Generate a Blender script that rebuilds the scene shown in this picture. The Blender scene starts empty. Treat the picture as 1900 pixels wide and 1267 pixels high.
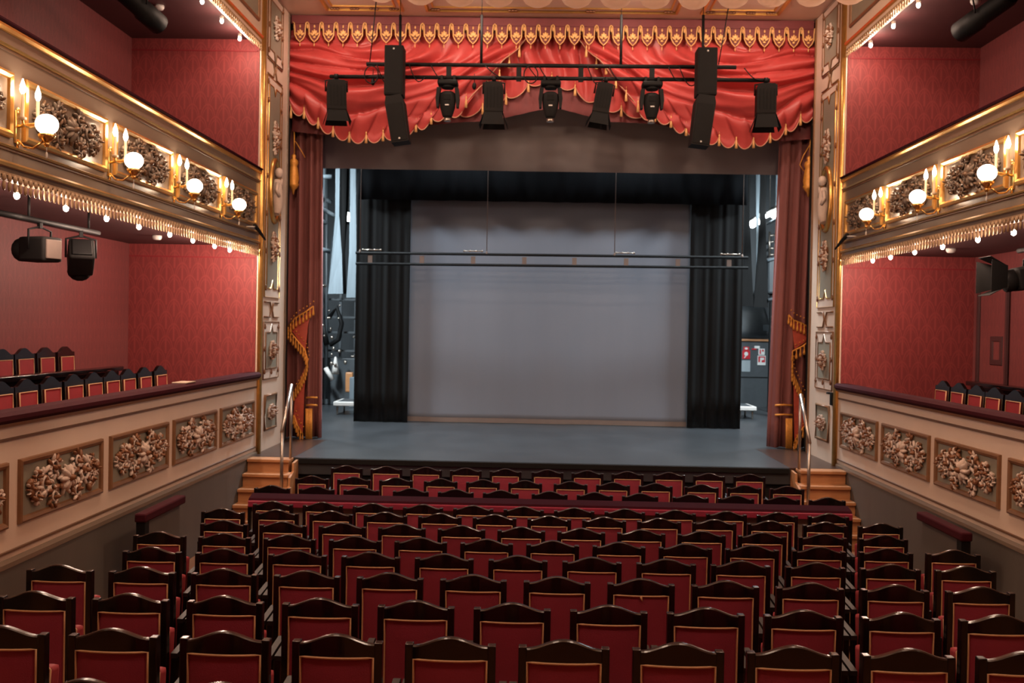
import bpy, bmesh, math, random
from mathutils import Vector, Matrix
PI = math.pi
S = bpy.context.scene
COL = S.collection

# ------------------------------------------------------------------ camera
FPX = 1847.0
YAW, PIT, ROL = 0.02297195, -0.01404835, 0.01824774
_f = Vector((-math.sin(YAW)*math.cos(PIT), math.cos(YAW)*math.cos(PIT), math.sin(PIT)))
_r0 = Vector((math.cos(YAW), math.sin(YAW), 0)); _u0 = _r0.cross(_f)
_r = _r0*math.cos(ROL) + _u0*math.sin(ROL); _u = _r.cross(_f)
cam_d = bpy.data.cameras.new('camera'); cam = bpy.data.objects.new('camera', cam_d); COL.objects.link(cam)
cam.matrix_world = Matrix(((_r.x, _u.x, -_f.x, 0), (_r.y, _u.y, -_f.y, 0), (_r.z, _u.z, -_f.z, 0), (0, 0, 0, 1)))
cam_d.sensor_width = 36; cam_d.lens = 36*FPX/1900; cam_d.clip_start = .05; cam_d.clip_end = 200
cam_d.dof.use_dof = True; cam_d.dof.focus_distance = 6.8; cam_d.dof.aperture_fstop = 3.2
S.camera = cam

# ------------------------------------------------------------------ world, house light, exposure
S.view_settings.view_transform = 'Standard'; S.view_settings.look = 'None'
S.view_settings.gamma = 1; S.view_settings.exposure = 0.62
W_ = bpy.data.worlds.new('world'); S.world = W_; W_.use_nodes = True
W_.node_tree.nodes['Background'].inputs[0].default_value = (.05, .045, .045, 1)
W_.node_tree.nodes['Background'].inputs[1].default_value = 1.0

def lamp(name, kind, loc, power, color, size=.1, size_y=None, target=None, spot=None, blend=.6):
    d = bpy.data.lights.new(name, kind); d.energy = power; d.color = color
    if kind == 'AREA':
        d.size = size
        d.spread = math.radians(110)
        if size_y: d.shape = 'RECTANGLE'; d.size_y = size_y
    else: d.shadow_soft_size = size
    if kind == 'SPOT': d.spot_size = math.radians(spot); d.spot_blend = blend
    o = bpy.data.objects.new(name, d); COL.objects.link(o); o.location = loc
    if target is not None:
        o.rotation_euler = (Vector(target)-Vector(loc)).to_track_quat('-Z', 'Y').to_euler()
    return o

WARM = (1, .73, .54)
HOUSE = [(-2.6, 9.3, 260), (2.9, 9.3, 260), (-2.2, 3.6, 180), (2.5, 3.6, 180)]
for x, y, w in HOUSE:                                            # chandeliers of the house, under the auditorium ceiling
    lamp('house_light', 'POINT', (x, y, 4.9), w, WARM, .22)
lamp('valance_fill', 'SPOT', (-3.7, 12.6, 5.0), 150, (1, .76, .60), .12, target=(1.2, 17.2, 4.3), spot=80)  # pair of added spots, no lamp seen there, crossing to model the valance folds
lamp('valance_fill', 'SPOT', (4.0, 12.6, 5.0), 150, (1, .76, .60), .12, target=(-.8, 17.2, 4.3), spot=80)
for x in (-3.3, -1.0, 1.4, 3.7):                              # added unseen spots under the soffit, grazing the valance to deepen its folds
    lamp('valance_top_fill', 'SPOT', (x, 15.5, 5.24), 85, (1, .76, .60), .06, target=(x, 17.2, 3.7), spot=130, blend=.9)
# work lights over the stage, behind the teaser
COOL = (.80, .93, 1)
lamp('work_light', 'AREA', (-1.6, 19.3, 4.6), 30, (.80, .92, 1), 1.6, .5, target=(-1.2, 21.2, .2))
lamp('work_light', 'AREA', (2.0, 19.3, 4.6), 30, (.80, .92, 1), 1.6, .5, target=(1.7, 21.2, .2))
lamp('wing_light', 'AREA', (-5.9, 20.4, 4.2), 170, COOL, 1.2, .4, target=(-4.7, 24.2, -.6))
lamp('wing_light', 'AREA', (6.5, 20.4, 4.2), 230, COOL, 1.2, .4, target=(5.4, 25.0, -1.2))
lamp('stage_floor_fill', 'AREA', (-3.2, 18.9, 3.25), 135, COOL, .9, .25, target=(-3.0, 16.3, -2))  # added pair hidden behind the teaser to brighten the front stage floor
lamp('stage_floor_fill', 'AREA', (3.5, 18.9, 3.25), 110, COOL, .9, .25, target=(3.2, 16.3, -2))
lamp('wing_light', 'AREA', (-5.6, 19.6, 4.2), 120, COOL, 1.0, .3, target=(-4.0, 20.4, -2))
lamp('wing_light', 'AREA', (6.0, 19.6, 4.2), 120, COOL, 1.0, .3, target=(4.4, 20.4, -2))

# ------------------------------------------------------------------ constants of the place (metres, camera at the origin)
XC, HALF = .18, 4.51            # middle of the house, half width between the balcony fronts
FLOOR, STAGE = -3.0, -2.05
YP0, YP1 = 15.42, 17.12         # proscenium pilasters
YB = 2.0                        # where the side balconies are cut off, beside the camera
def at(px, py, Y):
    d = _f + _r*((px-950)/FPX) - _u*((py-633.5)/FPX)
    return d*(Y/d.y)
def wx(s, n): return XC + s*(HALF-n)

# ------------------------------------------------------------------ materials
MATS = {}
def nd(nt, t, **kw):
    n = nt.nodes.new(t)
    for k, v in kw.items(): setattr(n, k, v)
    return n
def mat(name, col, rough=.5, metal=0., var=.12, scale=8., bump=0., bscale=None, sheen=0., spec=None, emit=None, estr=0., stretch=None):
    if name in MATS: return MATS[name]
    m = bpy.data.materials.new(name); m.use_nodes = True; nt = m.node_tree; b = nt.nodes['Principled BSDF']
    b.inputs['Roughness'].default_value = rough; b.inputs['Metallic'].default_value = metal
    if spec is not None: b.inputs['Specular IOR Level'].default_value = spec
    if sheen: b.inputs['Sheen Weight'].default_value = sheen; b.inputs['Sheen Roughness'].default_value = .4; b.inputs['Sheen Tint'].default_value = (*[min(1, c*3+.1) for c in col], 1)
    if emit:
        b.inputs['Emission Color'].default_value = (*emit, 1); b.inputs['Emission Strength'].default_value = estr
    tc = nd(nt, 'ShaderNodeTexCoord'); mp = nd(nt, 'ShaderNodeMapping'); nt.links.new(tc.outputs['Object'], mp.inputs[0])
    if stretch: mp.inputs['Scale'].default_value = stretch
    nz = nd(nt, 'ShaderNodeTexNoise'); nz.inputs['Scale'].default_value = scale; nz.inputs['Detail'].default_value = 5
    nt.links.new(mp.outputs[0], nz.inputs['Vector'])
    mx = nd(nt, 'ShaderNodeMix', data_type='RGBA')
    mx.inputs['A'].default_value = (*[c*(1-var) for c in col], 1); mx.inputs['B'].default_value = (*[min(1, c*(1+var)) for c in col], 1)
    nt.links.new(nz.outputs['Fac'], mx.inputs['Factor']); nt.links.new(mx.outputs['Result'], b.inputs['Base Color'])
    if bump:
        n2 = nd(nt, 'ShaderNodeTexNoise'); n2.inputs['Scale'].default_value = bscale or scale*4; nt.links.new(mp.outputs[0], n2.inputs['Vector'])
        bp = nd(nt, 'ShaderNodeBump'); bp.inputs['Strength'].default_value = bump; bp.inputs['Distance'].default_value = .01
        nt.links.new(n2.outputs['Fac'], bp.inputs['Height']); nt.links.new(bp.outputs[0], b.inputs['Normal'])
    MATS[name] = m; return m

def mth(nt, op, a, b=None, c=None):
    n = nd(nt, 'ShaderNodeMath', operation=op)
    for i, v in enumerate((a, b, c)):
        if v is None: continue
        if isinstance(v, (int, float)): n.inputs[i].default_value = v
        else: nt.links.new(v, n.inputs[i])
    return n.outputs[0]
def damask(name, axis, dark, light, w=.42, h=.30):
    """red wall covering: overlapping fish-scale arches with a stem in each"""
    m = bpy.data.materials.new(name); m.use_nodes = True; nt = m.node_tree; b = nt.nodes['Principled BSDF']
    b.inputs['Roughness'].default_value = .62; b.inputs['Sheen Weight'].default_value = .15
    g = nd(nt, 'ShaderNodeNewGeometry'); sp = nd(nt, 'ShaderNodeSeparateXYZ'); nt.links.new(g.outputs['Position'], sp.inputs[0])
    u = mth(nt, 'DIVIDE', sp.outputs[axis], w); v = mth(nt, 'DIVIDE', mth(nt, 'ADD', sp.outputs['Z'], 10.0), h)
    u = mth(nt, 'ADD', u, 50.0)
    row = mth(nt, 'FLOOR', v); fv = mth(nt, 'FRACT', v); half = mth(nt, 'MULTIPLY', mth(nt, 'MODULO', row, 2.0), .5)
    out = None
    for k in (0, 1):
        off = half if k == 0 else mth(nt, 'SUBTRACT', .5, half)
        fu = mth(nt, 'SUBTRACT', mth(nt, 'FRACT', mth(nt, 'ADD', u, off)), .5)
        vv = fv if k == 0 else mth(nt, 'ADD', fv, 1.0)
        d = mth(nt, 'SQRT', mth(nt, 'ADD', mth(nt, 'POWER', mth(nt, 'MULTIPLY', fu, 1.85), 2.0), mth(nt, 'POWER', mth(nt, 'MULTIPLY', vv, .62), 2.0)))
        r1 = mth(nt, 'SUBTRACT', 1.0, mth(nt, 'MINIMUM', mth(nt, 'MULTIPLY', mth(nt, 'ABSOLUTE', mth(nt, 'SUBTRACT', d, .88)), 14.0), 1.0))
        r2 = mth(nt, 'SUBTRACT', 1.0, mth(nt, 'MINIMUM', mth(nt, 'MULTIPLY', mth(nt, 'ABSOLUTE', mth(nt, 'SUBTRACT', d, .70)), 18.0), 1.0))
        st = mth(nt, 'MULTIPLY', mth(nt, 'SUBTRACT', 1.0, mth(nt, 'MINIMUM', mth(nt, 'MULTIPLY', mth(nt, 'ABSOLUTE', fu), 11.0), 1.0)), mth(nt, 'LESS_THAN', vv, 1.05))
        t = mth(nt, 'MAXIMUM', mth(nt, 'MAXIMUM', r1, mth(nt, 'MULTIPLY', r2, .8)), st)
        out = t if out is None else mth(nt, 'MAXIMUM', out, mth(nt, 'MULTIPLY', t, .9))
    nz = nd(nt, 'ShaderNodeTexNoise'); nz.inputs['Scale'].default_value = 9; nz.inputs['Detail'].default_value = 6
    nt.links.new(g.outputs['Position'], nz.inputs['Vector'])
    fac = mth(nt, 'MULTIPLY', out, mth(nt, 'ADD', mth(nt, 'MULTIPLY', nz.outputs['Fac'], .7), .45))
    mx = nd(nt, 'ShaderNodeMix', data_type='RGBA'); mx.inputs['A'].default_value = (*dark, 1); mx.inputs['B'].default_value = (*light, 1)
    nt.links.new(fac, mx.inputs['Factor']); nt.links.new(mx.outputs['Result'], b.inputs['Base Color'])
    return m
def planks(name, c1, c2, axis_scale, rough=.35):
    m = bpy.data.materials.new(name); m.use_nodes = True; nt = m.node_tree; b = nt.nodes['Principled BSDF']; b.inputs['Roughness'].default_value = rough
    tc = nd(nt, 'ShaderNodeTexCoord'); mp = nd(nt, 'ShaderNodeMapping'); mp.inputs['Scale'].default_value = axis_scale; nt.links.new(tc.outputs['Object'], mp.inputs[0])
    nz = nd(nt, 'ShaderNodeTexNoise'); nz.inputs['Scale'].default_value = 3; nz.inputs['Detail'].default_value = 8; nz.inputs['Distortion'].default_value = .6
    nt.links.new(mp.outputs[0], nz.inputs['Vector'])
    mx = nd(nt, 'ShaderNodeMix', data_type='RGBA'); mx.inputs['A'].default_value = (*c1, 1); mx.inputs['B'].default_value = (*c2, 1)
    nt.links.new(nz.outputs['Fac'], mx.inputs['Factor']); nt.links.new(mx.outputs['Result'], b.inputs['Base Color'])
    return m

M_cream = mat('cream_paint', (.68, .53, .42), .38, var=.06, scale=3, bump=.05)
M_cream2 = mat('balcony_paint', (.185, .135, .10), .22, var=.07, scale=3, bump=.06)
M_pale = mat('pale_paint', (.66, .53, .44), .45, var=.06)
M_grey = mat('grey_green_panel', (.25, .225, .17), .5, var=.08, scale=6)
M_gold = mat('gilding', (.72, .40, .12), .28, .85, var=.2, scale=14, bump=.1)
M_brown = mat('bronze_moulding', (.235, .115, .055), .42, .25, var=.2, scale=12)
M_line = mat('brown_line', (.13, .065, .035), .5, var=.2)
M_plaster = mat('white_plaster', (.60, .47, .39), .5, var=.12, scale=30)
M_gilt = mat('gilt_brown', (.21, .085, .036), .45, .15, var=.3, scale=30)
M_silver = mat('tarnished_plaster', (.21, .155, .115), .42, .25, var=.25, scale=30)
M_dado = mat('grey_dado', (.095, .082, .07), .55, var=.12, scale=2, stretch=(1, 3, .4))
M_velvet = mat('red_velvet', (.25, .018, .040), .7, var=.22, scale=5, bump=.15, bscale=160, sheen=.12)
M_rail = mat('crimson_velvet', (.042, .0018, .006), .85, var=.2, scale=6, bump=.15, bscale=160, spec=.2)
M_wood = mat('dark_polished_wood', (.0052, .0026, .0024), .17, var=.3, scale=5, stretch=(1, 1, 6), spec=.5)
M_arm = mat('worn_wood', (.008, .0035, .003), .5, var=.4, scale=5)
M_crest = mat('crest_top_sheen', (.034, .017, .013), .2, var=.4, scale=20)  # lighter brown for up-facing tops, a grazing reflection put into the colour
M_barrier = mat('barrier_velvet', (.24, .010, .036), .65, var=.2, scale=6, sheen=.15)
M_wine = mat('dark_rail_velvet', (.028, .002, .006), .85, var=.2, scale=6, spec=.08)
M_pipe = mat('gold_piping', (.58, .32, .16), .5, var=.15, scale=20)
M_cush = mat('bright_red_velvet', (.24, .012, .018), .65, var=.2, scale=6, sheen=.12)
M_maroon = mat('maroon_ceiling', (.065, .018, .020), .6, var=.1)
M_dam_x = damask('red_damask_end_lit', 'X', (.20, .023, .023), (.31, .042, .040), .245, .19)  # same cloth as the side walls, bulb glow put into a lighter red
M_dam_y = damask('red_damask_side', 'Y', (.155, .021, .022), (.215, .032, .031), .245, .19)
M_floor = planks('parquet', (.19, .075, .03), (.30, .13, .055), (3, .6, 3))
M_step = planks('oak_step', (.36, .15, .058), (.52, .25, .11), (.8, 6, 6), .4)
M_apron = planks('dark_apron_boards', (.030, .014, .010), (.055, .026, .017), (6, .8, 3), .3)
M_stage = mat('black_stage_floor', (.033, .036, .040), .33, var=.5, scale=1.6, bump=.03, bscale=25, stretch=(1, .5, 1))
M_black = mat('black_paint', (.008, .007, .0065), .8, spec=.2, var=.2)
M_blackm = mat('black_metal', (.006, .0055, .0055), .6, 0, spec=.2, var=.3)
M_speaker = mat('speaker_black', (.010, .0085, .008), .75, spec=.2, var=.2, scale=120)
M_charc = mat('charcoal_cloth', (.008, .0078, .0078), .9, spec=.1, var=.3, scale=3, stretch=(8, 8, .4))
M_screen = mat('grey_screen_cloth', (.155, .168, .20), .85, var=.05, scale=1.2, stretch=(3, 3, .3))
M_hem = mat('brown_hem', (.16, .115, .095), .8)
M_teaser = mat('brown_grey_teaser', (.205, .175, .17), .85, var=.15, scale=2.4)
M_blue = mat('blue_black_border', (.005, .0055, .0066), .85, spec=.1, var=.4, scale=4, stretch=(8, 1, .5))
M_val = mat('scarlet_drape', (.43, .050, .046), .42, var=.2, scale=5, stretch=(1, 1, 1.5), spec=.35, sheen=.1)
M_val2 = mat('dusky_maroon', (.15, .022, .022), .65, var=.2)
M_curt = mat('dull_red_curtain', (.20, .062, .055), .75, var=.25, scale=3, stretch=(6, 6, .3), sheen=.2)
M_over = mat('orange_red_drape', (.44, .065, .035), .55, var=.3, scale=14)
M_brocade = mat('gold_thread', (.70, .29, .05), .45, .35, var=.3, scale=40)
M_lace = mat('gold_lace', (.72, .38, .14), .5, .2, var=.25, scale=30)
M_fringe = mat('dull_gold_fringe', (.30, .185, .10), .6, var=.25, scale=30)
M_hemtrim = mat('hem_cord', (.55, .26, .16), .6)
M_steel = mat('brushed_steel', (.42, .36, .31), .3, .9, var=.1)
M_brass = mat('brass', (.72, .44, .15), .25, .9, var=.15)
M_white = mat('white_plastic', (.62, .58, .54), .5)
M_glass = mat('frosted_shade', (.62, .50, .44), .35, var=.12, scale=12)
M_globe = mat('glowing_globe', (.9, .85, .8), .4, emit=(1, .80, .60), estr=8.5)
M_flame = mat('glowing_candle_bulb', (.9, .85, .8), .4, emit=(1, .78, .55), estr=42)
M_bulb = mat('glowing_bulb', (.9, .85, .8), .4, emit=(1, .78, .6), estr=40)
M_tube = mat('glowing_tube', (.9, .95, 1), .4, emit=(.86, .96, 1), estr=14)
M_candle = mat('candle_sleeve', (.62, .46, .30), .5)
M_wing = mat('dark_wing_wall', (.045, .050, .055), .6, var=.3, scale=2)
M_wing2 = mat('slate_panel', (.055, .062, .068), .5, var=.2)
M_cable = mat('pale_cloth', (.14, .17, .19), .8, var=.3, scale=3, stretch=(8, 8, .5))
M_sign = mat('red_sign', (.55, .02, .03), .4, var=.05)
M_signw = mat('white_sign', (.75, .75, .72), .4, var=.05)
M_paper = mat('paper', (.55, .42, .30), .7, var=.05)

# ------------------------------------------------------------------ mesh building
class MB:
    def __init__(s): s.bm = bmesh.new(); s.mi = 0
    def _new(s, faces, smooth):
        for f in faces: f.material_index = s.mi; f.smooth = smooth
    def box(s, x0, x1, y0, y1, z0, z1, bev=0., M=None):
        x0, x1 = sorted((x0, x1)); y0, y1 = sorted((y0, y1)); z0, z1 = sorted((z0, z1))
        v = [s.bm.verts.new(p) for p in ((x0,y0,z0),(x1,y0,z0),(x1,y1,z0),(x0,y1,z0),(x0,y0,z1),(x1,y0,z1),(x1,y1,z1),(x0,y1,z1))]
        fs = [s.bm.faces.new([v[i] for i in q]) for q in ((3,2,1,0),(4,5,6,7),(0,1,5,4),(1,2,6,5),(2,3,7,6),(3,0,4,7))]
        s._new(fs, False)
        if bev:
            es = list({e for f in fs for e in f.edges})
            r = bmesh.ops.bevel(s.bm, geom=es, offset=bev, segments=2, affect='EDGES', profile=.6)
            s._new(r['faces'], True); v = list({q for f in r['faces'] for q in f.verts} | {q for q in v if q.is_valid})
        if M is not None:
            for q in v:
                if q.is_valid: q.co = M @ q.co
        return s
    def grid(s, fn, nu, nv, smooth=True, closed=False):
        V = [[s.bm.verts.new(fn(i/(nu if closed else nu), j/nv)) for i in range(nu if closed else nu+1)] for j in range(nv+1)]
        n = nu; fs = []
        for j in range(nv):
            for i in range(n):
                k = (i+1) % n if closed else i+1
                try: fs.append(s.bm.faces.new((V[j][i], V[j][k], V[j+1][k], V[j+1][i])))
                except ValueError: pass
        s._new(fs, smooth); return V
    def tube(s, pts, r, seg=8, cap=True, closed=False):
        pts = [Vector(p) for p in pts]; n = len(pts); rings = []
        rr = r if isinstance(r, (list, tuple)) else [r]*n
        up = None
        for i, p in enumerate(pts):
            if closed: t = (pts[(i+1) % n]-pts[i-1])
            else: t = (pts[min(i+1, n-1)]-pts[max(i-1, 0)])
            t = t.normalized() if t.length > 1e-9 else Vector((0, 0, 1))
            if up is None: up = Vector((0, 0, 1)) if abs(t.z) < .9 else Vector((1, 0, 0))
            a = (up - t*up.dot(t))
            if a.length < 1e-6: a = t.orthogonal()
            a.normalize(); up = a; b = t.cross(a)
            rings.append([s.bm.verts.new(p + (a*math.cos(2*PI*k/seg)+b*math.sin(2*PI*k/seg))*rr[i]) for k in range(seg)])
        fs = []
        for i in range(n if closed else n-1):
            A, B = rings[i], rings[(i+1) % n]
            for k in range(seg): fs.append(s.bm.faces.new((A[k], A[(k+1) % seg], B[(k+1) % seg], B[k])))
        s._new(fs, True)
        if cap and not closed: s._new([s.bm.faces.new(rings[0][::-1]), s.bm.faces.new(rings[-1])], False)
        return s
    def lathe(s, prof, c=(0, 0, 0), seg=16, M=None):
        c = Vector(c); rings = []
        for r, z in prof:
            rings.append([s.bm.verts.new((M @ Vector((r*math.cos(2*PI*k/seg), r*math.sin(2*PI*k/seg), z)) if M else Vector((r*math.cos(2*PI*k/seg), r*math.sin(2*PI*k/seg), z))) + c) for k in range(seg)])
        fs = []
        for A, B in zip(rings, rings[1:]):
            for k in range(seg): fs.append(s.bm.faces.new((A[k], A[(k+1) % seg], B[(k+1) % seg], B[k])))
        s._new(fs, True); s._new([s.bm.faces.new(rings[0][::-1]), s.bm.faces.new(rings[-1])], False)
        return s
    def blob(s, c, rx, ry, rz, M=None, seg=8, rings=5):
        c = Vector(c); V = []
        def tr(p):
            p = Vector(p); return (M @ p if M else p) + c
        top = s.bm.verts.new(tr((0, 0, rz))); bot = s.bm.verts.new(tr((0, 0, -rz)))
        for j in range(1, rings):
            th = PI*j/rings
            V.append([s.bm.verts.new(tr((rx*math.sin(th)*math.cos(2*PI*k/seg), ry*math.sin(th)*math.sin(2*PI*k/seg), rz*math.cos(th)))) for k in range(seg)])
        fs = []
        for k in range(seg):
            l = (k+1) % seg
            fs.append(s.bm.faces.new((top, V[0][k], V[0][l]))); fs.append(s.bm.faces.new((bot, V[-1][l], V[-1][k])))
            for A, B in zip(V, V[1:]): fs.append(s.bm.faces.new((A[k], B[k], B[l], A[l])))
        s._new(fs, True); return s
    def prism(s, poly, fn, smooth=False):
        """poly: list of 2D points; fn(p, side) -> 3D; extruded between side 0 and 1"""
        A = [s.bm.verts.new(fn(p, 0)) for p in poly]; B = [s.bm.verts.new(fn(p, 1)) for p in poly]; n = len(poly)
        fs = [s.bm.faces.new(A[::-1]), s.bm.faces.new(B)]
        side = [s.bm.faces.new((A[i], A[(i+1) % n], B[(i+1) % n], B[i])) for i in range(n)]
        s._new(fs, False); s._new(side, smooth); return s
    def frame(s, rect, prof, fn):
        """mitred moulding round a rectangle (u0,u1,v0,v1); prof: (inward offset, height) points; fn(u,v,h) -> 3D"""
        u0, u1, v0, v1 = rect; L = []
        for o, h in prof:
            L.append([s.bm.verts.new(fn(*q, h)) for q in ((u0+o, v0+o), (u1-o, v0+o), (u1-o, v1-o), (u0+o, v1-o))])
        fs = []
        for A, B in zip(L, L[1:]):
            for k in range(4): fs.append(s.bm.faces.new((A[k], A[(k+1) % 4], B[(k+1) % 4], B[k])))
        s._new(fs, False); return s
    def sweep(s, prof, a, b, fn):
        """straight moulding: closed profile (n, z) swept along y from a to b"""
        return s.prism(prof, lambda p, k: fn(p[0], a if k == 0 else b, p[1]))
    def build(s, name, m, parent=None, loc=None):
        bmesh.ops.recalc_face_normals(s.bm, faces=s.bm.faces[:])
        me = bpy.data.meshes.new(name); s.bm.to_mesh(me); s.bm.free()
        for q in (m if isinstance(m, (list, tuple)) else [m]): me.materials.append(q)
        o = bpy.data.objects.new(name, me); COL.objects.link(o)
        if parent is not None: o.parent = parent
        if loc is not None: o.location = loc
        return o
def tag(o, label=None, cat=None, group=None, kind=None):
    if label: o['label'] = label
    if cat: o['category'] = cat
    if group: o['group'] = group
    if kind: o['kind'] = kind
    return o
def thing(name, label, cat, loc=(0, 0, 0), rz=0., group=None):
    o = bpy.data.objects.new(name, None); COL.objects.link(o); o.location = loc; o.rotation_euler = (0, 0, rz)
    o.empty_display_size = .1
    return tag(o, label, cat, group)
def struct(o): o['kind'] = 'structure'; return o
KIDS = {}
def kids(o):
    return [c for c in COL.objects if c.parent == o]
def tree_of(o): return (o, [tree_of(c) for c in kids(o)])
def dup_tree(t, parent=None):
    o, ch = t; c = o.copy(); COL.objects.link(c); c.parent = parent
    for q in ch: dup_tree(q, c)
    return c
ORD = ['first', 'second', 'third', 'fourth', 'fifth', 'sixth', 'seventh', 'eighth', 'ninth', 'tenth', 'eleventh', 'twelfth', 'thirteenth']
SIDE = {-1: 'left', 1: 'right'}

# ================================================================== the house: floor, walls, ceilings
fl = [(-3, -2.0), (4.0, -2.45), (5.05, -2.524), (11.41, -2.993), (12.2, FLOOR), (15.2, FLOOR)]
m = MB(); m.prism(fl + [(15.2, -3.4), (-3, -3.4)], lambda p, k: (XC + (-HALF-.2 if k == 0 else HALF+.2), p[0], p[1]))
struct(m.build('floor', M_floor))
def floor_z(y):
    for (a, za), (b, zb) in zip(fl, fl[1:]):
        if a <= y <= b: return za + (zb-za)*(y-a)/(b-a)
    return FLOOR
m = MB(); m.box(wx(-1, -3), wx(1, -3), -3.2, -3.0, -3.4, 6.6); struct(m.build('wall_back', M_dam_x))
m = MB(); m.box(wx(-1, -3), wx(1, -3), -3.2, 15.3, 6.3, 6.5); struct(m.build('ceiling', M_cream))
for s in (-1, 1):
    sd = SIDE[s]
    m = MB(); m.box(wx(s, .02), wx(s, -.12), -3, 15.4, -3.4, -2.03); struct(m.build('wall_%s' % sd, M_dado))
    m = MB(); m.box(wx(s, -.1), wx(s, -2.2), -3, YP0, -1.7, -1.55)
    m.box(wx(s, -1.12), wx(s, -2.1), -3, 13.1, -1.55, -1.30); struct(m.build('floor_box_%s' % sd, M_maroon))
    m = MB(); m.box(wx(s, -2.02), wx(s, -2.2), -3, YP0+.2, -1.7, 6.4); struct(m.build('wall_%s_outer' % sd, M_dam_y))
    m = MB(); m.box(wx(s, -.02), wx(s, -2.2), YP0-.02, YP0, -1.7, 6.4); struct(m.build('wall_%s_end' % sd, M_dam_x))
    m = MB(); m.box(wx(s, -.1), wx(s, -2.2), -3, YP0, 1.2, 1.38); struct(m.build('ceiling_box_%s' % sd, M_maroon))
    m = MB(); m.box(wx(s, -.1), wx(s, -2.2), -3, YP0, 4.39, 4.55); struct(m.build('ceiling_balcony_%s' % sd, M_maroon))
    # picture rail strip of the damask on the end walls
    m = MB()
    for z in (1.00, 4.20): m.box(wx(s, -.05), wx(s, -2.02), YP0-.032, YP0-.02, z, z+.018)
    struct(m.build('trim_%d' % (1 if s < 0 else 2), M_cush))
# door of the right box with its small framed plate
m = MB(); m.box(wx(1, -1.995), wx(1, -2.03), 14.30, 15.12, -1.3, .72, .01); dr = struct(m.build('door_1', M_dam_y))
m = MB(); fnd = lambda u, v, h: (wx(1, -1.995+h), u, v)
m.frame((14.22, 15.20, -1.3, .80), [(0, 0), (.01, .03), (.06, .03), (.07, 0)], fnd); m.build('door_frame', M_maroon, dr)
m = MB(); m.frame((14.38, 14.75, -.42, .0), [(0, 0), (.01, .02), (.07, .02), (.08, 0)], fnd); m.build('hatch_frame', M_maroon, dr)

# ================================================================== relief ornaments (mesh data shared)
def relief(w, h, seed, name, fruit=True):
    """plaster garland of leaves and scrolls in an oval, local: x out of the wall, y along, z up"""
    rng = random.Random(seed); a = MB(); b = a
    def leaf(y, z, ang, L, wd, th, mi=0):
        a.mi = mi
        M = Matrix.Rotation(ang, 3, 'X') @ Matrix.Rotation(rng.uniform(-.35, .35), 3, 'Y')
        a.blob((th*.7+rng.uniform(0, .012), y, z), th, wd, L, M, 7, 5)
    def swirl(cy, cz, r, hand):
        """acanthus swirl: spiral stem, leaflets fanning round it, brown eye"""
        pts = []
        a0 = rng.uniform(0, 6.28)
        for k in range(15):
            q = k/14; th = a0 + hand*q*PI*2.6; rr = r*.82*(1-q*.8)
            pts.append((.02+.016*q, cy+rr*math.cos(th), cz+rr*math.sin(th)))
        a.mi = 0; a.tube(pts, [r*.17*(1-.45*k/14) for k in range(15)], 6)
        n = 9
        for k in range(n):
            th = a0 + 2*PI*k/n; L = r*rng.uniform(.30, .46)
            leaf(cy+math.cos(th)*(r*.72+L*.55), cz+math.sin(th)*(r*.72+L*.55), th-PI/2+hand*.5, L, L*.42, .022, 1 if rng.random() < GILT else 0)
        leaf(cy, cz, 0, r*.22, r*.22, .05, 1)
    GILT = .30
    swirl(0, -.02*h, h*.24, 1)
    for k in range(8):
        t = k*PI/4; leaf(math.sin(t)*h*.12, math.cos(t)*h*.12, -t, h*.13, h*.06, .045, 0)
    leaf(0, 0, 0, h*.07, h*.07, .07, 1)
    for sgn in (-1, 1):
        for (fy, fz, fr) in ((.40, .42, .20), (.42, -.46, .18), (.74, .06, .24), (.98, .28, .14), (1.0, -.26, .14), (1.22, .02, .13)):
            y = sgn*fy*w*.36; swirl(y+rng.uniform(-.01, .01), fz*h*.62, fr*h, sgn*(1 if fz > 0 else -1))
        for k in range(12):
            q = rng.random(); y = sgn*w*.45*q; z = rng.choice((-1, 1))*h*.42*math.sqrt(1-q*q*.8)*rng.uniform(.1, 1)
            leaf(y, z, rng.uniform(0, 6.28), h*.09, h*.045, .03, 1)
    def data(mb, nm):
        bmesh.ops.recalc_face_normals(mb.bm, faces=mb.bm.faces[:]); me = bpy.data.meshes.new(nm); mb.bm.to_mesh(me); mb.bm.free(); return me
    return data(a, name)
def relief_data(pair, ma, mb):
    pair.materials.append(ma); pair.materials.append(mb); return pair
def put_mesh(name, me, parent, loc, s):
    o = bpy.data.objects.new(name, me); COL.objects.link(o); o.parent = parent; o.location = loc
    o.rotation_euler = (0, 0, 0 if s < 0 else PI); return o
R_low = [relief_data(relief(1.46, .49, 3+i, 'garland'), M_plaster, M_gilt) for i in range(2)]
M_bronze = mat('dull_bronze', (.17, .10, .06), .4, .4, var=.3, scale=30)
R_bal = [relief_data(relief(1.34, .46, 13+i, 'garland'), M_silver, M_bronze) for i in range(2)]
R_small = relief_data(relief(.40, .26, 31, 'spray'), M_plaster, M_gilt)
R_up = relief_data(relief(.24, .55, 41, 'spray'), M_plaster, M_gilt)

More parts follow.
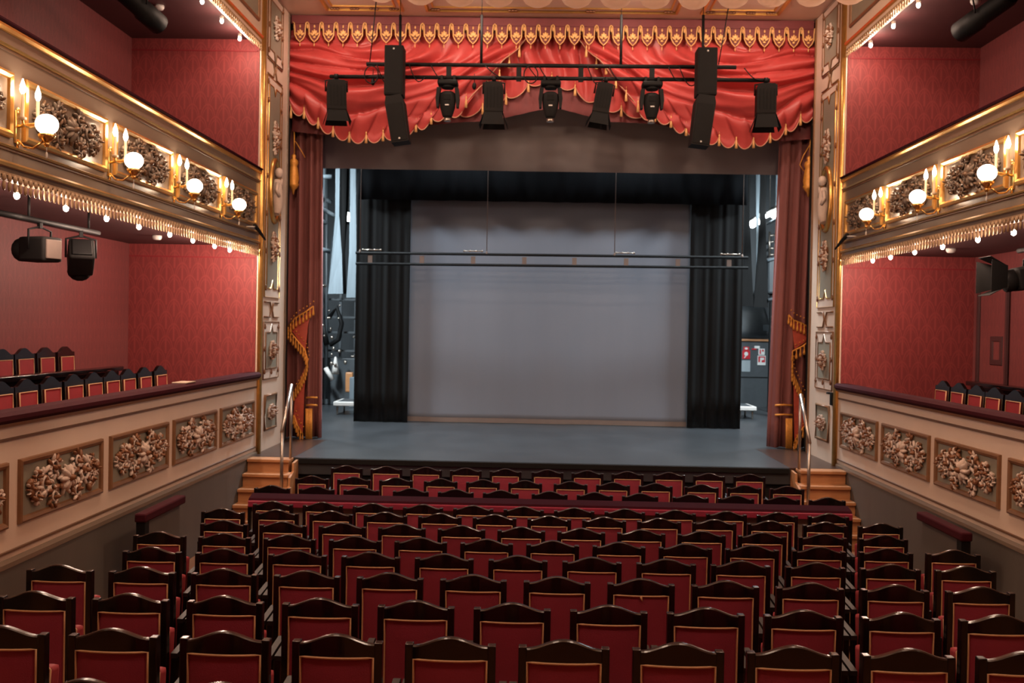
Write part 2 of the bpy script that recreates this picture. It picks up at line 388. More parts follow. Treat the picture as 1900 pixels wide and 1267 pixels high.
PAN_Y = [(13.62, 15.24), (11.83, 13.44), (10.05, 11.66), (8.26, 9.87), (6.47, 8.08)]
PROF_P = [(0, 0), (.004, .028), (.022, .038), (.048, .026), (.056, .008), (.062, .004)]
PROF_G = [(0, 0), (.006, .035), (.03, .045), (.055, .03), (.062, .006), (.066, .003)]
rng = random.Random(5)
for s in (-1, 1):
    sd = SIDE[s]
    fw = lambda u, v, h, s=s: (wx(s, h), u, v)
    fs_ = lambda n, y, z, s=s: (wx(s, n), y, z)
    # ---- parapet of the ground box
    t = thing('box_parapet', 'cream box parapet on the %s side with floral relief panels and red velvet rail' % sd, 'balcony', (0, 0, 0))
    m = MB(); m.box(wx(s, 0), wx(s, -.12), YB, YP0, -2.04, -.85); m.build('parapet_wall', M_cream, t)
    m = MB(); m.sweep([(-.16, -.86), (.05, -.86), (.075, -.83), (.075, -.795), (.04, -.765), (-.12, -.765), (-.16, -.79)], YB, YP0, fs_); m.build('velvet_rail', M_rail, t)
    m = MB(); m.sweep([(0, -.90), (.035, -.885), (.06, -.86), (.0, -.86)], YB, YP0, fs_); m.build('rail_moulding', M_brown, t)
    m = MB()
    for z in (-1.0, -1.935): m.sweep([(0, z-.013), (.014, z-.009), (.014, z+.009), (0, z+.013)], YB, YP0, fs_)
    m.build('line_moulding', M_line, t)
    m = MB(); m.sweep([(0, -2.06), (.03, -2.06), (.03, -2.02), (0, -1.99)], YB, YP0, fs_); m.build('foot_moulding', M_cream2, t)
    for i, (a, b) in enumerate(PAN_Y):
        m = MB(); m.box(wx(s, .006), wx(s, -.01), a+.04, b-.04, -1.69, -1.22); p = m.build('relief_panel', M_grey, t)
        m = MB(); m.frame((a, b, -1.735, -1.185), PROF_P, fw); m.build('panel_frame', M_brown, p)
        put_mesh('garland', R_low[i % 2], p, (wx(s, .008), (a+b)/2, -1.46), s)
    # ---- balcony front
    t = thing('balcony_front', 'taupe and gold balcony front on the %s side, carrying the lit sconces' % sd, 'balcony', (0, 0, 0))
    m = MB(); m.box(wx(s, 0), wx(s, -.12), YB, YP0, 1.14, 2.36); m.build('balcony_wall', M_cream2, t)
    m = MB(); m.sweep([(-.14, 2.36), (.03, 2.36), (.06, 2.38), (.06, 2.395), (.02, 2.41), (-.14, 2.41)], YB, YP0, fs_); m.build('handrail', M_wine, t)
    m = MB(); m.sweep([(0, 2.318), (.02, 2.322), (.045, 2.34), (.045, 2.36), (0, 2.36)], YB, YP0, fs_); m.build('top_moulding', M_gold, t)
    m = MB(); m.sweep([(0, 2.19), (.022, 2.195), (.03, 2.215), (.0, 2.225)], YB, YP0, fs_)
    m.sweep([(0, 1.385), (.022, 1.39), (.03, 1.405), (.0, 1.42)], YB, YP0, fs_)
    m.sweep([(0, 1.23), (.03, 1.235), (.035, 1.26), (.0, 1.285)], YB, YP0, fs_); m.build('gold_moulding', M_gold, t)
    m = MB(); m.sweep([(0, 2.165), (.012, 2.168), (.012, 2.188), (.0, 2.19)], YB, YP0, fs_)
    m.sweep([(0, 1.365), (.012, 1.368), (.012, 1.384), (.0, 1.385)], YB, YP0, fs_); m.build('line_moulding', M_line, t)
    for i, (a, b) in enumerate(PAN_Y):
        m = MB(); m.box(wx(s, .006), wx(s, -.01), a+.04, b-.04, 1.50, 1.98); p = m.build('relief_panel', M_cream2, t)
        m = MB(); m.frame((a, b, 1.475, 2.01), PROF_G, fw); m.build('panel_frame', M_gold, p)
        put_mesh('garland', R_bal[i % 2], p, (wx(s, .008), (a+b)/2, 1.735), s)
    def fringe(z0, z1, ya):
        m = MB(); y = ya; m.box(wx(s, .01), wx(s, -.005), ya, YP0, z1-.025, z1)
        while y < YP0-.04:
            h = z1-z0
            m.blob((wx(s, .012), y, z0+h*.30), .016, .022, h*.30, None, 6, 4)
            m.blob((wx(s, .012), y, z0+h*.72), .014, .034, h*.22, None, 6, 4)
            y += .085
        return m
    fringe(1.03, 1.19, 5.0).build('hanging_fringe', M_fringe, t)
    # ---- front of the tier above, seen only along its lower edge
    t = thing('upper_balcony_front', 'cream and gold lower edge of the top balcony, upper %s corner' % sd, 'balcony', (0, 0, 0))
    m = MB(); m.box(wx(s, 0), wx(s, -.12), YB, YP0, 4.31, 6.3); m.build('balcony_wall', M_cream, t)
    m = MB(); m.sweep([(0, 4.40), (.03, 4.41), (.04, 4.44), (.0, 4.46)], YB, YP0, fs_); m.build('gold_moulding', M_gold, t)
    for i, (a, b) in enumerate(PAN_Y[:2]):
        m = MB(); m.box(wx(s, .006), wx(s, -.01), a+.04, b-.04, 4.65, 5.20); p = m.build('relief_panel', M_grey, t)
        m = MB(); m.frame((a, b, 4.62, 5.23), PROF_P, fw); m.build('panel_frame', M_brown, p)
    fringe(4.215, 4.345, 9.0).build('hanging_fringe', M_fringe, t)

# ================================================================== proscenium pilasters and soffit
def star_poly(u0, u1, v0, v1, top=0, bot=0, d=.09):
    """rectangle with a pointed tongue pushed into (-) or out of (+) its top and bottom edge"""
    uc = (u0+u1)/2; w = .085; P = [(u0, v0)]
    if bot: P += [(uc-w, v0), (uc, v0+bot*d), (uc+w, v0)]
    P += [(u1, v0), (u1, v1)]
    if top: P += [(uc+w, v1), (uc, v1-top*d), (uc-w, v1)]
    P += [(u0, v1)]
    return P
def outline(mb, poly, r, fn):
    mb.tube([fn(u, v, r*.4) for u, v in poly], r, 6, closed=True)
for s in (-1, 1):
    sd = SIDE[s]
    fw = lambda u, v, h, s=s: (wx(s, h), u, v)
    t = thing('proscenium_pilaster', 'cream and gold panelled proscenium pilaster %s of the stage' % sd, 'pilaster', (0, 0, 0))
    m = MB(); m.box(wx(s, 0), wx(s, -.30), YP0+.002, YP1, -2.05, 5.33); m.build('pilaster_body', M_cream, t)
    m = MB()
    m.tube([(wx(s, .01), YP0+.07, -2.05), (wx(s, .01), YP0+.07, 5.33)], .055, 12)
    m.tube([(wx(s, .005), YP0+.19, -2.05), (wx(s, .005), YP0+.19, 5.33)], .026, 8)
    m.build('gold_column', M_gold, t)
    m = MB(); m.box(wx(s, .02), wx(s, -.05), YP1-.05, YP1+.02, -2.05, 5.32, .008); m.build('edge_strip', M_brown if s > 0 else M_cream2, t)
    u0, u1 = YP0+.46, YP1-.56
    # inset grey panels with white borders
    specs = [('lower', -1.72, -1.17, 0, 0, False), ('box', -.90, .02, 0, 0, True), ('long', .42, 3.95, 0, 0, True), ('top', 4.25, 5.30, 0, 0, True)]
    for nm, z0, z1, a, b, white in specs:
        if white:
            m = MB()
            poly = [(u0-.12, z0), (u1+.12, z0), (u1+.12, z1), (u0-.12, z1)]
            m.prism(poly, lambda p, k: fw(p[0], p[1], -.01 if k == 0 else .008)); p_ = m.build('white_border', M_pale, t)
            m = MB(); outline(m, poly, .016, fw); m.build('border_moulding', M_brown if nm != 'long' else M_gold, p_)
            iz0, iz1 = z0+(.16 if nm == 'box' else .14), z1-(.17 if nm == 'box' else .12)
        else: iz0, iz1, p_ = z0, z1, t
        top = -1 if nm == 'box' else (0 if nm in ('lower', 'top') else 1)
        bot = {'lower': 0, 'box': 0, 'long': 1, 'top': -1}[nm]
        poly = star_poly(u0, u1, iz0, iz1, top, bot, .13 if nm != 'top' else .2)
        m = MB(); m.prism(poly, lambda p, k: fw(p[0], p[1], -.005 if k == 0 else .013)); q = m.build('grey_panel', M_grey, t)
        m = MB(); outline(m, poly, .018 if nm != 'lower' else .028, fw); m.build('panel_moulding', M_gold if nm == 'long' else M_brown, q)
    # crossed straps between the box panel and the long panel, and at the top
    for zc in (.22, 4.10):
        uc = (u0+u1)/2; m = MB()
        for a in (-1, 1):
            m.tube([fw(u0-.1 if a < 0 else u1+.1, zc+.12, .01), fw(uc+a*.10, zc+.12, .012), fw(uc+a*.03, zc, .014), fw(uc+a*.10, zc-.12, .012), fw(u0-.1 if a < 0 else u1+.1, zc-.12, .01)], .013, 6)
        m.build('crossed_moulding', M_brown, t)
    # bronze leaf clips along the borders
    def clip(u, z):
        m = MB()
        for k in (-1, 0, 1): m.blob(fw(u+.022*k, z+(.02 if k == 0 else -.012), .022), .012, .014, .034, Matrix.Rotation(-.5*k, 3, 'X'), 6, 4)
        m.build('leaf_clip', M_gilt, t)
    for z in (-.06, -.42, -.78, .56, 1.15, 1.75, 2.35, 2.95, 3.55, 3.85, 4.35, 4.75, 5.2):
        for u in (u0-.12+.045, u1+.12-.045): clip(u, z)
    clip((u0+u1)/2, -.80)
    uc = (u0+u1)/2
    for zz, R in ((-.44, R_small), (-1.45, R_small)):
        a = put_mesh('rosette', R, t, (wx(s, .014), uc, zz), s)
        if zz > -1: a.scale = (1, .8, 1.2)
    for zz, sc in ((3.02, (1, .7, 1)), (1.25, (1, .7, .9)), (4.80, (1, .8, .7))):
        a = put_mesh('plaster_spray', R_up, t, (wx(s, .014), uc, zz), s); a.scale = sc
    # oval medallion with a robed child figure in relief
    zc = 2.16
    m = MB(); pts = [fw(uc+.27*math.cos(k*PI/12), zc+.50*math.sin(k*PI/12), .03) for k in range(24)]
    m.tube(pts, .045, 8, closed=True); md = m.build('medallion_ring', M_gold, t)
    m = MB(); m.prism([(uc+.26*math.cos(k*PI/12), zc+.49*math.sin(k*PI/12)) for k in range(24)], lambda p, k: fw(p[0], p[1], 0 if k == 0 else .03)); m.build('medallion_ground', M_cream2, md)
    m = MB()
    body = [(uc+.03, zc+.30, .075, .085), (uc+.02, zc+.18, .07, .06), (uc-.01, zc+.05, .085, .12), (uc, zc-.10, .09, .13), (uc+.04, zc-.25, .08, .11), (uc-.02, zc-.38, .07, .09)]
    m.blob(fw(*body[0][:2], .09), .07, .075, .085, None, 10, 7)
    m.tube([fw(u, v, .07) for u, v, _, _ in body[1:]], [.055, .085, .10, .085, .055], 10)
    m.tube([fw(uc-.06, zc+.12, .09), fw(uc-.15, zc+.0, .10), fw(uc-.08, zc-.10, .13)], [.035, .03, .025], 8)
    m.tube([fw(uc+.08, zc+.12, .09), fw(uc+.16, zc+.05, .09), fw(uc+.13, zc+.22, .10)], [.035, .03, .025], 8)
    m.build('relief_figure', M_plaster, md)
    if s > 0:
        m = MB(); m.box(wx(s, .03), wx(s, 0), YP0+.27, YP0+.37, -1.13, -.93, .006); m.box(wx(s, .06), wx(s, 0), YP0+.36, YP0+.46, -.96, -.93, .005); m.build('door_handle', M_blackm, t)

m = MB(); m.box(wx(-1, -.3), wx(1, -.3), 15.3, 17.45, 5.34, 5.5); m.box(wx(-1, 0), wx(1, 0), 15.2, 15.3, 5.34, 6.4); struct(m.build('ceiling_proscenium', M_cream))
m = MB()
fsf = lambda u, v, h: (u, v, 5.34-h)
edges = [wx(-1, .5), wx(-1, 2.2), wx(1, 2.2), wx(1, .5)]
for a, b in zip(edges, edges[1:]):
    m.frame((a+.18, b-.18, 15.55, 16.9), [(0, 0), (.01, .03), (.05, .035), (.07, .0)], fsf)
    m.frame((a+.30, b-.30, 15.75, 16.7), [(0, 0), (.01, .02), (.03, .02), (.04, .0)], fsf)
struct(m.build('trim_3', M_gold))
m = MB()
for a, b in zip(edges, edges[1:]):
    for k in range(4):
        x = a+.35+(b-a-.7)*k/3
        for j in (-1, 0, 1): m.blob((x+.05*j, 16.80, 5.325), .035, .03, .02, None, 6, 4)
struct(m.build('trim_4', M_gilt))

# ================================================================== the stage
m = MB(); m.box(-3.66, 3.90, 15.14, 17.5, -2.3, STAGE); m.box(-9, 9.4, 17.5, 28.2, -2.3, STAGE); struct(m.build('floor_stage', M_stage))
m = MB()
m.box(-3.66, wx(-1, 0), 15.14, 17.5, -2.3, STAGE+.002); m.box(3.90, wx(1, 0), 15.14, 17.5, -2.3, STAGE+.002); struct(m.build('floor_apron', M_apron))
m = MB(); m.box(wx(-1, 0), wx(1, 0), 15.20, 15.3, -3.2, -2.12); m.box(-3.57, 3.88, 15.10, 15.3, -2.14, -2.055, .01); struct(m.build('wall_stage_front', M_black))
m = MB(); m.box(-9, 9.4, 28.0, 28.3, -2.3, 8); struct(m.build('wall_stage_back', M_wing))
m = MB(); m.box(-9.2, -9, 17.2, 28.3, -2.3, 8); struct(m.build('wall_stage_left', M_wing))
m = MB(); m.box(9.4, 9.6, 17.2, 28.3, -2.3, 8); struct(m.build('wall_stage_right', M_wing))
m = MB(); m.box(-9.2, 9.6, 17.2, 28.3, 8, 8.2); struct(m.build('ceiling_stage', M_black))
m = MB(); m.box(-9.2, wx(-1, -.02), 17.2, 17.4, -2.3, 8); m.box(9.6, wx(1, -.02), 17.2, 17.4, -2.3, 8); m.box(-9.2, 9.6, 17.46, 17.6, 5.3, 8.1); struct(m.build('wall_proscenium', M_black))

# hanging cloths
def cloth(name, x0, x1, z0, z1, y, amp, waves, mt, label, cat, seed=0, nu=60, nv=8, hem=None, group=None):
    r = random.Random(seed); ph = [r.uniform(0, 6.28) for _ in range(4)]
    def fn(u, v):
        x = x0+(x1-x0)*u; z = z1+(z0-z1)*v
        d = amp*(math.sin(2*PI*waves*u+ph[0])*.6+math.sin(2*PI*waves*1.7*u+ph[1])*.3+math.sin(2*PI*waves*.43*u+ph[2])*.4)*(.35+.65*v)
        return (x, y+d, z)
    m = MB(); m.grid(fn, nu, nv); o = m.build(name, mt)
    sm = o.modifiers.new('thick', 'SOLIDIFY'); sm.thickness = .01; sm.offset = 0
    return tag(o, label, cat, group), fn
sc, fn = cloth('projection_screen', -2.71, 3.25, -2.04, 2.72, 21.2, .035, 3, M_screen, 'large grey cloth screen hanging at the middle of the stage', 'screen', 4, 90, 24)
m = MB(); m.grid(lambda u, v: Vector(fn(u, .979+.021*v))+Vector((0, -.012, 0)), 90, 2); m.build('bottom_hem', M_hem, sc)
cloth('side_drape', -3.80, -2.66, -2.045, 3.2, 20.95, .035, 5, M_charc, 'black side drape hanging left of the grey screen', 'drape', 6, group='black drapes beside the screen')
cloth('side_drape', 3.22, 4.33, -2.04, 3.4, 20.95, .035, 5, M_charc, 'black side drape hanging right of the grey screen', 'drape', 7, group='black drapes beside the screen')
cloth('border_drape', -3.75, 4.35, 2.62, 7.99, 20.75, .05, 14, M_blue, 'blue-black border cloth hanging across above the grey screen', 'drape', 8, 120)
cloth('teaser_border', -4.03, 4.62, 2.90, 7.99, 18.5, .02, 4, M_teaser, 'brown-grey teaser cloth hanging below the red valance', 'drape', 9, 100)

# ---- swagged valance
def lerp(a, b, t): return (a[0]+(b[0]-a[0])*t, a[1]+(b[1]-a[1])*t)
def poly_at(P, t):
    L = [0]
    for a, b in zip(P, P[1:]): L.append(L[-1]+math.dist(a, b))
    d = t*L[-1]
    for i in range(len(P)-1):
        if d <= L[i+1]+1e-9:
            q = (d-L[i])/max(1e-9, L[i+1]-L[i]); return lerp(P[i], P[i+1], q)
    return P[-1]
YV = 17.40
def pv(px, py): p = at(px, py, YV); return (p.x, p.z)
XM = .205
swag_top = [pv(537, 58), pv(690, 59)]
swag_right = [pv(690, 59), pv(985, 66), pv(945, 112), pv(905, 150), pv(862, 196)]
swag_left = [pv(537, 58), pv(539, 188)]
swag_bot = [pv(*q) for q in ((539, 188), (570, 205), (592, 221), (619, 236), (651, 247), (684, 248), (716, 244), (750, 236), (783, 224), (811, 208), (836, 202), (862, 196))]
NL = 11
ZTOP = pv(1025, 62)[1]
valance = thing('stage_valance', 'scarlet swagged stage valance with gold lace and tassels across the stage top', 'curtain', (0, 0, 0))
def scal(t, n): return abs(math.sin(PI*n*t))**.55
def swag(mirror):
    def base(u, v):
        T = poly_at(swag_top, u); B = poly_at(swag_bot, u); Lf = poly_at(swag_left, v); Rr = poly_at(swag_right, v)
        c00, c10, c01, c11 = swag_top[0], swag_top[-1], swag_bot[0], swag_bot[-1]
        x = (1-v)*T[0]+v*B[0]+(1-u)*Lf[0]+u*Rr[0]-((1-u)*(1-v)*c00[0]+u*(1-v)*c10[0]+(1-u)*v*c01[0]+u*v*c11[0])
        z = (1-v)*T[1]+v*B[1]+(1-u)*Lf[1]+u*Rr[1]-((1-u)*(1-v)*c00[1]+u*(1-v)*c10[1]+(1-u)*v*c01[1]+u*v*c11[1])
        return x, z
    def f(u, v):
        x, z = base(u, v)
        sag = math.sin(PI*u)*(v*(1-v))*.55
        z -= sag
        w = v + .03*math.sin(7*u+3*v)
        env = min(1, v*5)*min(1, (1-v)*4+.08)*min(1, max(.12, (ZTOP-z)/.55))
        w = v + .07*math.sin(5.5*u+2.2*v+.6)+.03*math.sin(11*u-5*v)
        fold = abs(math.sin(PI*6.2*w+.9*math.sin(3*u)))**.75*.30*(.75+.25*math.sin(9*u+7*v)) + math.sin(PI*15*w+4*u+2*math.sin(3*u+9*v))*.055*math.sin(PI*u)**.5
        y = YV - .05 - fold*env - .05*math.sin(PI*v)*math.sin(PI*u)
        if v > .80: z -= (v-.80)/.20*scal(u, NL)*.19
        if mirror: x = 2*XM-x
        return Vector((x, y, z))
    return f
for mir in (False, True):
    f = swag(mir)
    m = MB(); m.grid(f, 132, 90); sw = m.build('swag', M_val, valance)
    m = MB(); m.tube([f(i/132, 1)+Vector((0, -.008, 0)) for i in range(133)], .010, 5); m.tube([f(1, .52+.48*i/40)+Vector((0, -.02, 0)) for i in range(41)], .010, 5)
    m.build('hem_cord', M_hemtrim, sw)
def tassel_mesh(L):
    m = MB(); m.lathe([(.002, 0), (.022*L, -.02*L), (.030*L, -.06*L), (.018*L, -.10*L), (.026*L, -.13*L), (.045*L, -.26*L), (.052*L, -.42*L), (.02*L, -.43*L)], seg=10)
    m.tube([(0, 0, .0), (0, 0, .10*L)], .006*L, 5)
    bmesh.ops.recalc_face_normals(m.bm, faces=m.bm.faces[:]); me = bpy.data.meshes.new('tassel'); m.bm.to_mesh(me); m.bm.free(); me.materials.append(M_lace); return me
TAS = tassel_mesh(.48)
def tassel(parent, p):
    o = bpy.data.objects.new('tassel', TAS); COL.objects.link(o); o.parent = parent; o.location = p
for mir in (False, True):
    f = swag(mir)
    for k in range(NL): tassel(valance, f(k/NL if k else .012, 1)+Vector((0, -.03, .02)))
for px, py in ((964, 84), (945, 104), (927, 128), (905, 152), (865, 178), (1088, 84), (1107, 106), (1125, 116), (1143, 142), (1162, 166), (1184, 186)):
    p = at(px, py, YV-.22); tassel(valance, p)
# middle piece between the two swags
cb = [pv(*q) for q in ((850, 205), (896, 190), (940, 172), (975, 152), (1013, 134), (1060, 152), (1093, 172), (1140, 192), (1200, 206))]
def mid(u, v):
    T = lerp(pv(850, 60), pv(1200, 64), .5+(u-.5)*1.0); B = poly_at(cb, u)
    x = T[0]*(1-v)+B[0]*v; z = T[1]*(1-v)+B[1]*v
    fold = (.4+.6*min(1, v*2.5))* abs(math.sin(PI*9*u+.6*math.sin(5*v)))**.8*.17*(1-.75*max(0, v-.7)/.3)+.02*math.sin(40*u+3*v)*(1-v)
    if v > .8: z -= (v-.8)/.2*scal(u, 8)*.15
    return Vector((x, YV+.14-fold, z))
m = MB(); m.grid(mid, 112, 40); md_ = m.build('centre_drape', M_val, valance)
m = MB(); m.tube([mid(i/112, 1)+Vector((0, -.008, 0)) for i in range(113)], .010, 5); m.build('hem_cord', M_hemtrim, md_)
for k in range(1, 8): tassel(valance, mid(k/8, 1)+Vector((0, -.03, .02)))
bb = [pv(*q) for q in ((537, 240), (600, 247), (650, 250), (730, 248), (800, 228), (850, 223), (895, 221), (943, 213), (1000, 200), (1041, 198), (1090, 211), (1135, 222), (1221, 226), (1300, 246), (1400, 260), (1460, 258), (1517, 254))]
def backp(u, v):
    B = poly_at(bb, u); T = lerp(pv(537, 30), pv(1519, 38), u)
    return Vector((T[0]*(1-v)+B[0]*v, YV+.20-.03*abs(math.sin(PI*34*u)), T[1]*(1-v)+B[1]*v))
m = MB(); m.grid(backp, 160, 10); m.build('shaded_back_drape', M_val2, valance)  # same red cloth darkened, the shade behind the swags put into its colour
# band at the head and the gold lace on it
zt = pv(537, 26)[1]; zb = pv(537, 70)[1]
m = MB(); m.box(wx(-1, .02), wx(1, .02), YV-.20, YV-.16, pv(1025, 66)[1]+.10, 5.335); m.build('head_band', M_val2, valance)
m = MB(); n = 36; x0 = wx(-1, .02); pit = (wx(1, .02)-x0)/n; yl = YV-.225
for k in range(n):
    x = x0+(k+.62)*pit; z = 5.05
    def P(dx, dz): return (x+dx*pit, yl, z+dz)
    arc = [P(-.5, .16), P(-.40, .135), P(-.36, .04), P(-.36, -.06), P(-.22, -.13), P(0, -.185), P(.22, -.13), P(.36, -.06), P(.36, .04), P(.40, .135), P(.5, .16)]
    if k < n-1 or True:
        m.tube(arc, .012, 5); m.tube([P(-.5, .11), P(-.44, .10), P(-.425, -.05), P(-.3, -.03+.0), ], .006, 4)
    for q, (dx, dz, a) in enumerate(((-.17, -.02, .9), (-.09, .01, .45), (0, .03, 0), (.09, .01, -.45), (.17, -.02, -.9))):
        m.blob(P(dx, dz-.03), .022, .008, .042, Matrix.Rotation(-a, 3, 'Y'), 6, 4)
    m.blob(P(0, .085), .016, .008, .03, None, 6, 4); m.blob(P(0, -.10), .03, .008, .02, None, 6, 4); m.blob(P(.5, .09), .012, .008, .05, None, 6, 4)
    m.blob(P(0, -.23), .010, .008, .035, None, 5, 4)
m.build('gold_lace', M_lace, valance)
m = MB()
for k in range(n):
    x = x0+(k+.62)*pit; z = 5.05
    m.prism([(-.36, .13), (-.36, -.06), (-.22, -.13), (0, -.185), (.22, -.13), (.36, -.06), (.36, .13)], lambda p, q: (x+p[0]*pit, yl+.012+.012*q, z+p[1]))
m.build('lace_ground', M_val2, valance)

# ---- side curtains
def curtain(s):
    t = thing('stage_curtain', 'dull red pleated stage curtain with gold fringe, %s side of the stage' % SIDE[s], 'curtain', (0, 0, 0))
    if s < 0: top = (-4.85, -3.86); bot = (-4.80, -3.80)
    else: top = (4.28, 5.30); bot = (4.16, 5.22)
    def fn(u, v):
        a = top[0]+(bot[0]-top[0])*v; b = top[1]+(bot[1]-top[1])*v
        x = a+(b-a)*u
        return Vector((x+.015*math.sin(2*PI*6.3*u+1), 17.80+.07*math.sin(2*PI*5.0*u+.8*s)+.03*math.sin(2*PI*11*u+v*2), 4.2+(-2.04-4.2)*v))
    m = MB(); m.grid(fn, 80, 14); c = m.build('pleated_cloth', M_curt, t)
    mo = c.modifiers.new('thick', 'SOLIDIFY'); mo.thickness = .02; mo.offset = 1
    Yf = 17.64
    Q = lambda px, py, y=Yf: at(px, py, y)
    if s < 0:
        lines = [[(582, 568), (565, 580), (548, 590), (535, 606)], [(535, 612), (550, 630), (565, 648), (571, 668), (566, 690), (557, 708), (545, 726)], [(545, 770), (552, 790), (562, 806)]]
        drape = [[(581, 572), (537, 607), (567, 650), (572, 600)], [(572, 668), (548, 722), (545, 770), (562, 804), (565, 720)]]
        cord = [(546, 242), (546, 285)]; ct = (545, 300); loop = [(548, 262), (558, 278), (566, 292)]
        bands = [(568, 589, 738), (568, 589, 752)]; base = (568, 578, 758, 815)
    else:
        lines = [[(1463, 584), (1472, 594), (1488, 600), (1504, 610)], [(1505, 630), (1490, 642), (1470, 652)], [(1470, 668), (1470, 690), (1480, 712), (1492, 738)], [(1500, 782), (1485, 800), (1473, 822)]]
        drape = [[(1464, 588), (1504, 612), (1504, 628), (1474, 648), (1470, 610)], [(1472, 700), (1491, 738), (1499, 782), (1474, 822), (1473, 760)]]
        cord = [(1504, 255), (1502, 290)]; ct = (1501, 304); loop = [(1503, 268), (1490, 290), (1484, 306), (1492, 318)]
        bands = [(1438, 1470, 752), (1438, 1470, 770)]; base = (1459, 1469, 776, 832)
    m = MB()
    for P in drape:
        m.prism(P, lambda p, k: Q(p[0], p[1], Yf+.03-.012*k))
    m.build('draped_overlay', M_over, t)
    m = MB()
    for L in lines:
        m.tube([Q(*p) for p in L], .016, 6)
        n = max(3, int(sum(math.dist(a, b) for a, b in zip(L, L[1:]))/7))
        for k in range(n+1):
            x, y = poly_at(L, k/n); p = Q(x, y)
            m.lathe([(.005, 0), (.014, -.03), (.010, -.05), (.024, -.13), (.020, -.165), (.004, -.17)], p+Vector((0, -.02, .0)), 8)
        for k in range(n):
            x, y = poly_at(L, (k+.5)/n); m.blob(Q(x+3, y-11), .014, .01, .014, None, 6, 4)
    for a, b, y in bands: m.tube([Q(a, y, 17.64), Q((a+b)/2, y-1, 17.64), Q(b, y, 17.64)], .018, 5)
    m.build('gold_fringe', M_brocade, t)
    m = MB(); a, b, y0, y1 = base
    for k in range(4): m.tube([Q(a+(b-a)*(k+.5)/4, y0, 17.64), Q(a+(b-a)*(k+.5)/4, y1, 17.64)], .028, 6)
    m.build('gold_panel', M_brocade, t)
    m = MB(); m.tube([Q(*p, 17.60) for p in cord], .010, 6); m.tube([Q(*p, 17.60) for p in loop], .009, 6)
    c0 = Q(*ct, 17.60)
    m.lathe([(.01, .14), (.045, .10), (.03, .06), (.075, .02), (.085, -.03), (.06, -.08), (.075, -.12), (.10, -.30), (.085, -.38), (.10, -.40), (.07, -.46), (.03, -.50), (.012, -.58)], c0, 12)
    m.build('cord_tassel', M_brocade, t)
curtain(-1); curtain(1)

# ================================================================== flown lighting bar over the apron
YT = 15.9
def T(px, py, y=YT): return at(px, py, y)
bar = thing('lighting_bar', 'black double-pipe lighting bar hanging in front of the red valance', 'lighting bar', (0, 0, 0))
m = MB(); m.tube([T(680, 119), T(1366, 125)], .032, 10); m.build('upper_pipe', M_blackm, bar)
m = MB(); m.tube([T(612, 142), T(1428, 149)], .032, 10); m.build('lower_pipe', M_blackm, bar)
for px in (833, 963, 1078, 1210):
    a = T(px, 118+(px-680)*.009); m = MB(); m.box(a.x-.04, a.x+.04, YT-.02, YT+.02, a.z-.26, a.z+.02); m.build('joining_plate', M_blackm, bar)
for px, y0 in ((742, 119), (893, 121), (1152, 123), (1304, 124)):
    a = T(px, y0); b = T(px+1, 28)
    m = MB(); m.tube([a, b], .022, 8); m.tube([b, (b.x, b.y, 5.9)], .006, 5); m.build('hanger', M_blackm, bar)
for p0, p1 in (((686, 118), (698, 2)), ((1333, 120), (1352, 12))):
    a = T(*p0); b = T(*p1); d = (b-a); m = MB(); m.tube([a, a+d*1.1], .009, 5); m.build('supply_cable', M_blackm, bar)
rng = random.Random(8)
m = MB()
for px in (700, 760, 800, 900, 980, 1000, 1090, 1130, 1240, 1260, 1380):
    a = T(px, 121+(px-680)*.009); b = T(px+rng.uniform(25, 55), 143+(px-612)*.009); sag = rng.uniform(.05, .2)
    m = MB(); m.tube([a.lerp(b, q/10)+Vector((0, -.04, -sag*math.sin(PI*q/10))) for q in range(11)], .009, 5); m.build('loose_cable', M_blackm, bar)
for px in (985, 690): 
    c = T(px, 140); m = MB(); m.tube([c+Vector((.11*math.cos(k*PI/8), -.05, .14*math.sin(k*PI/8))) for k in range(16)], .010, 5, closed=True); m.build('cable_coil', M_blackm, bar)
for px, py in ((880, 160), (692, 152)):
    c = T(px, py); m = MB(); m.blob(c, .035, .035, .06); m.tube([c+Vector((0, 0, .05)), c+Vector((0, 0, .2))], .006, 5); m.build('hanging_plug', M_blackm, bar)

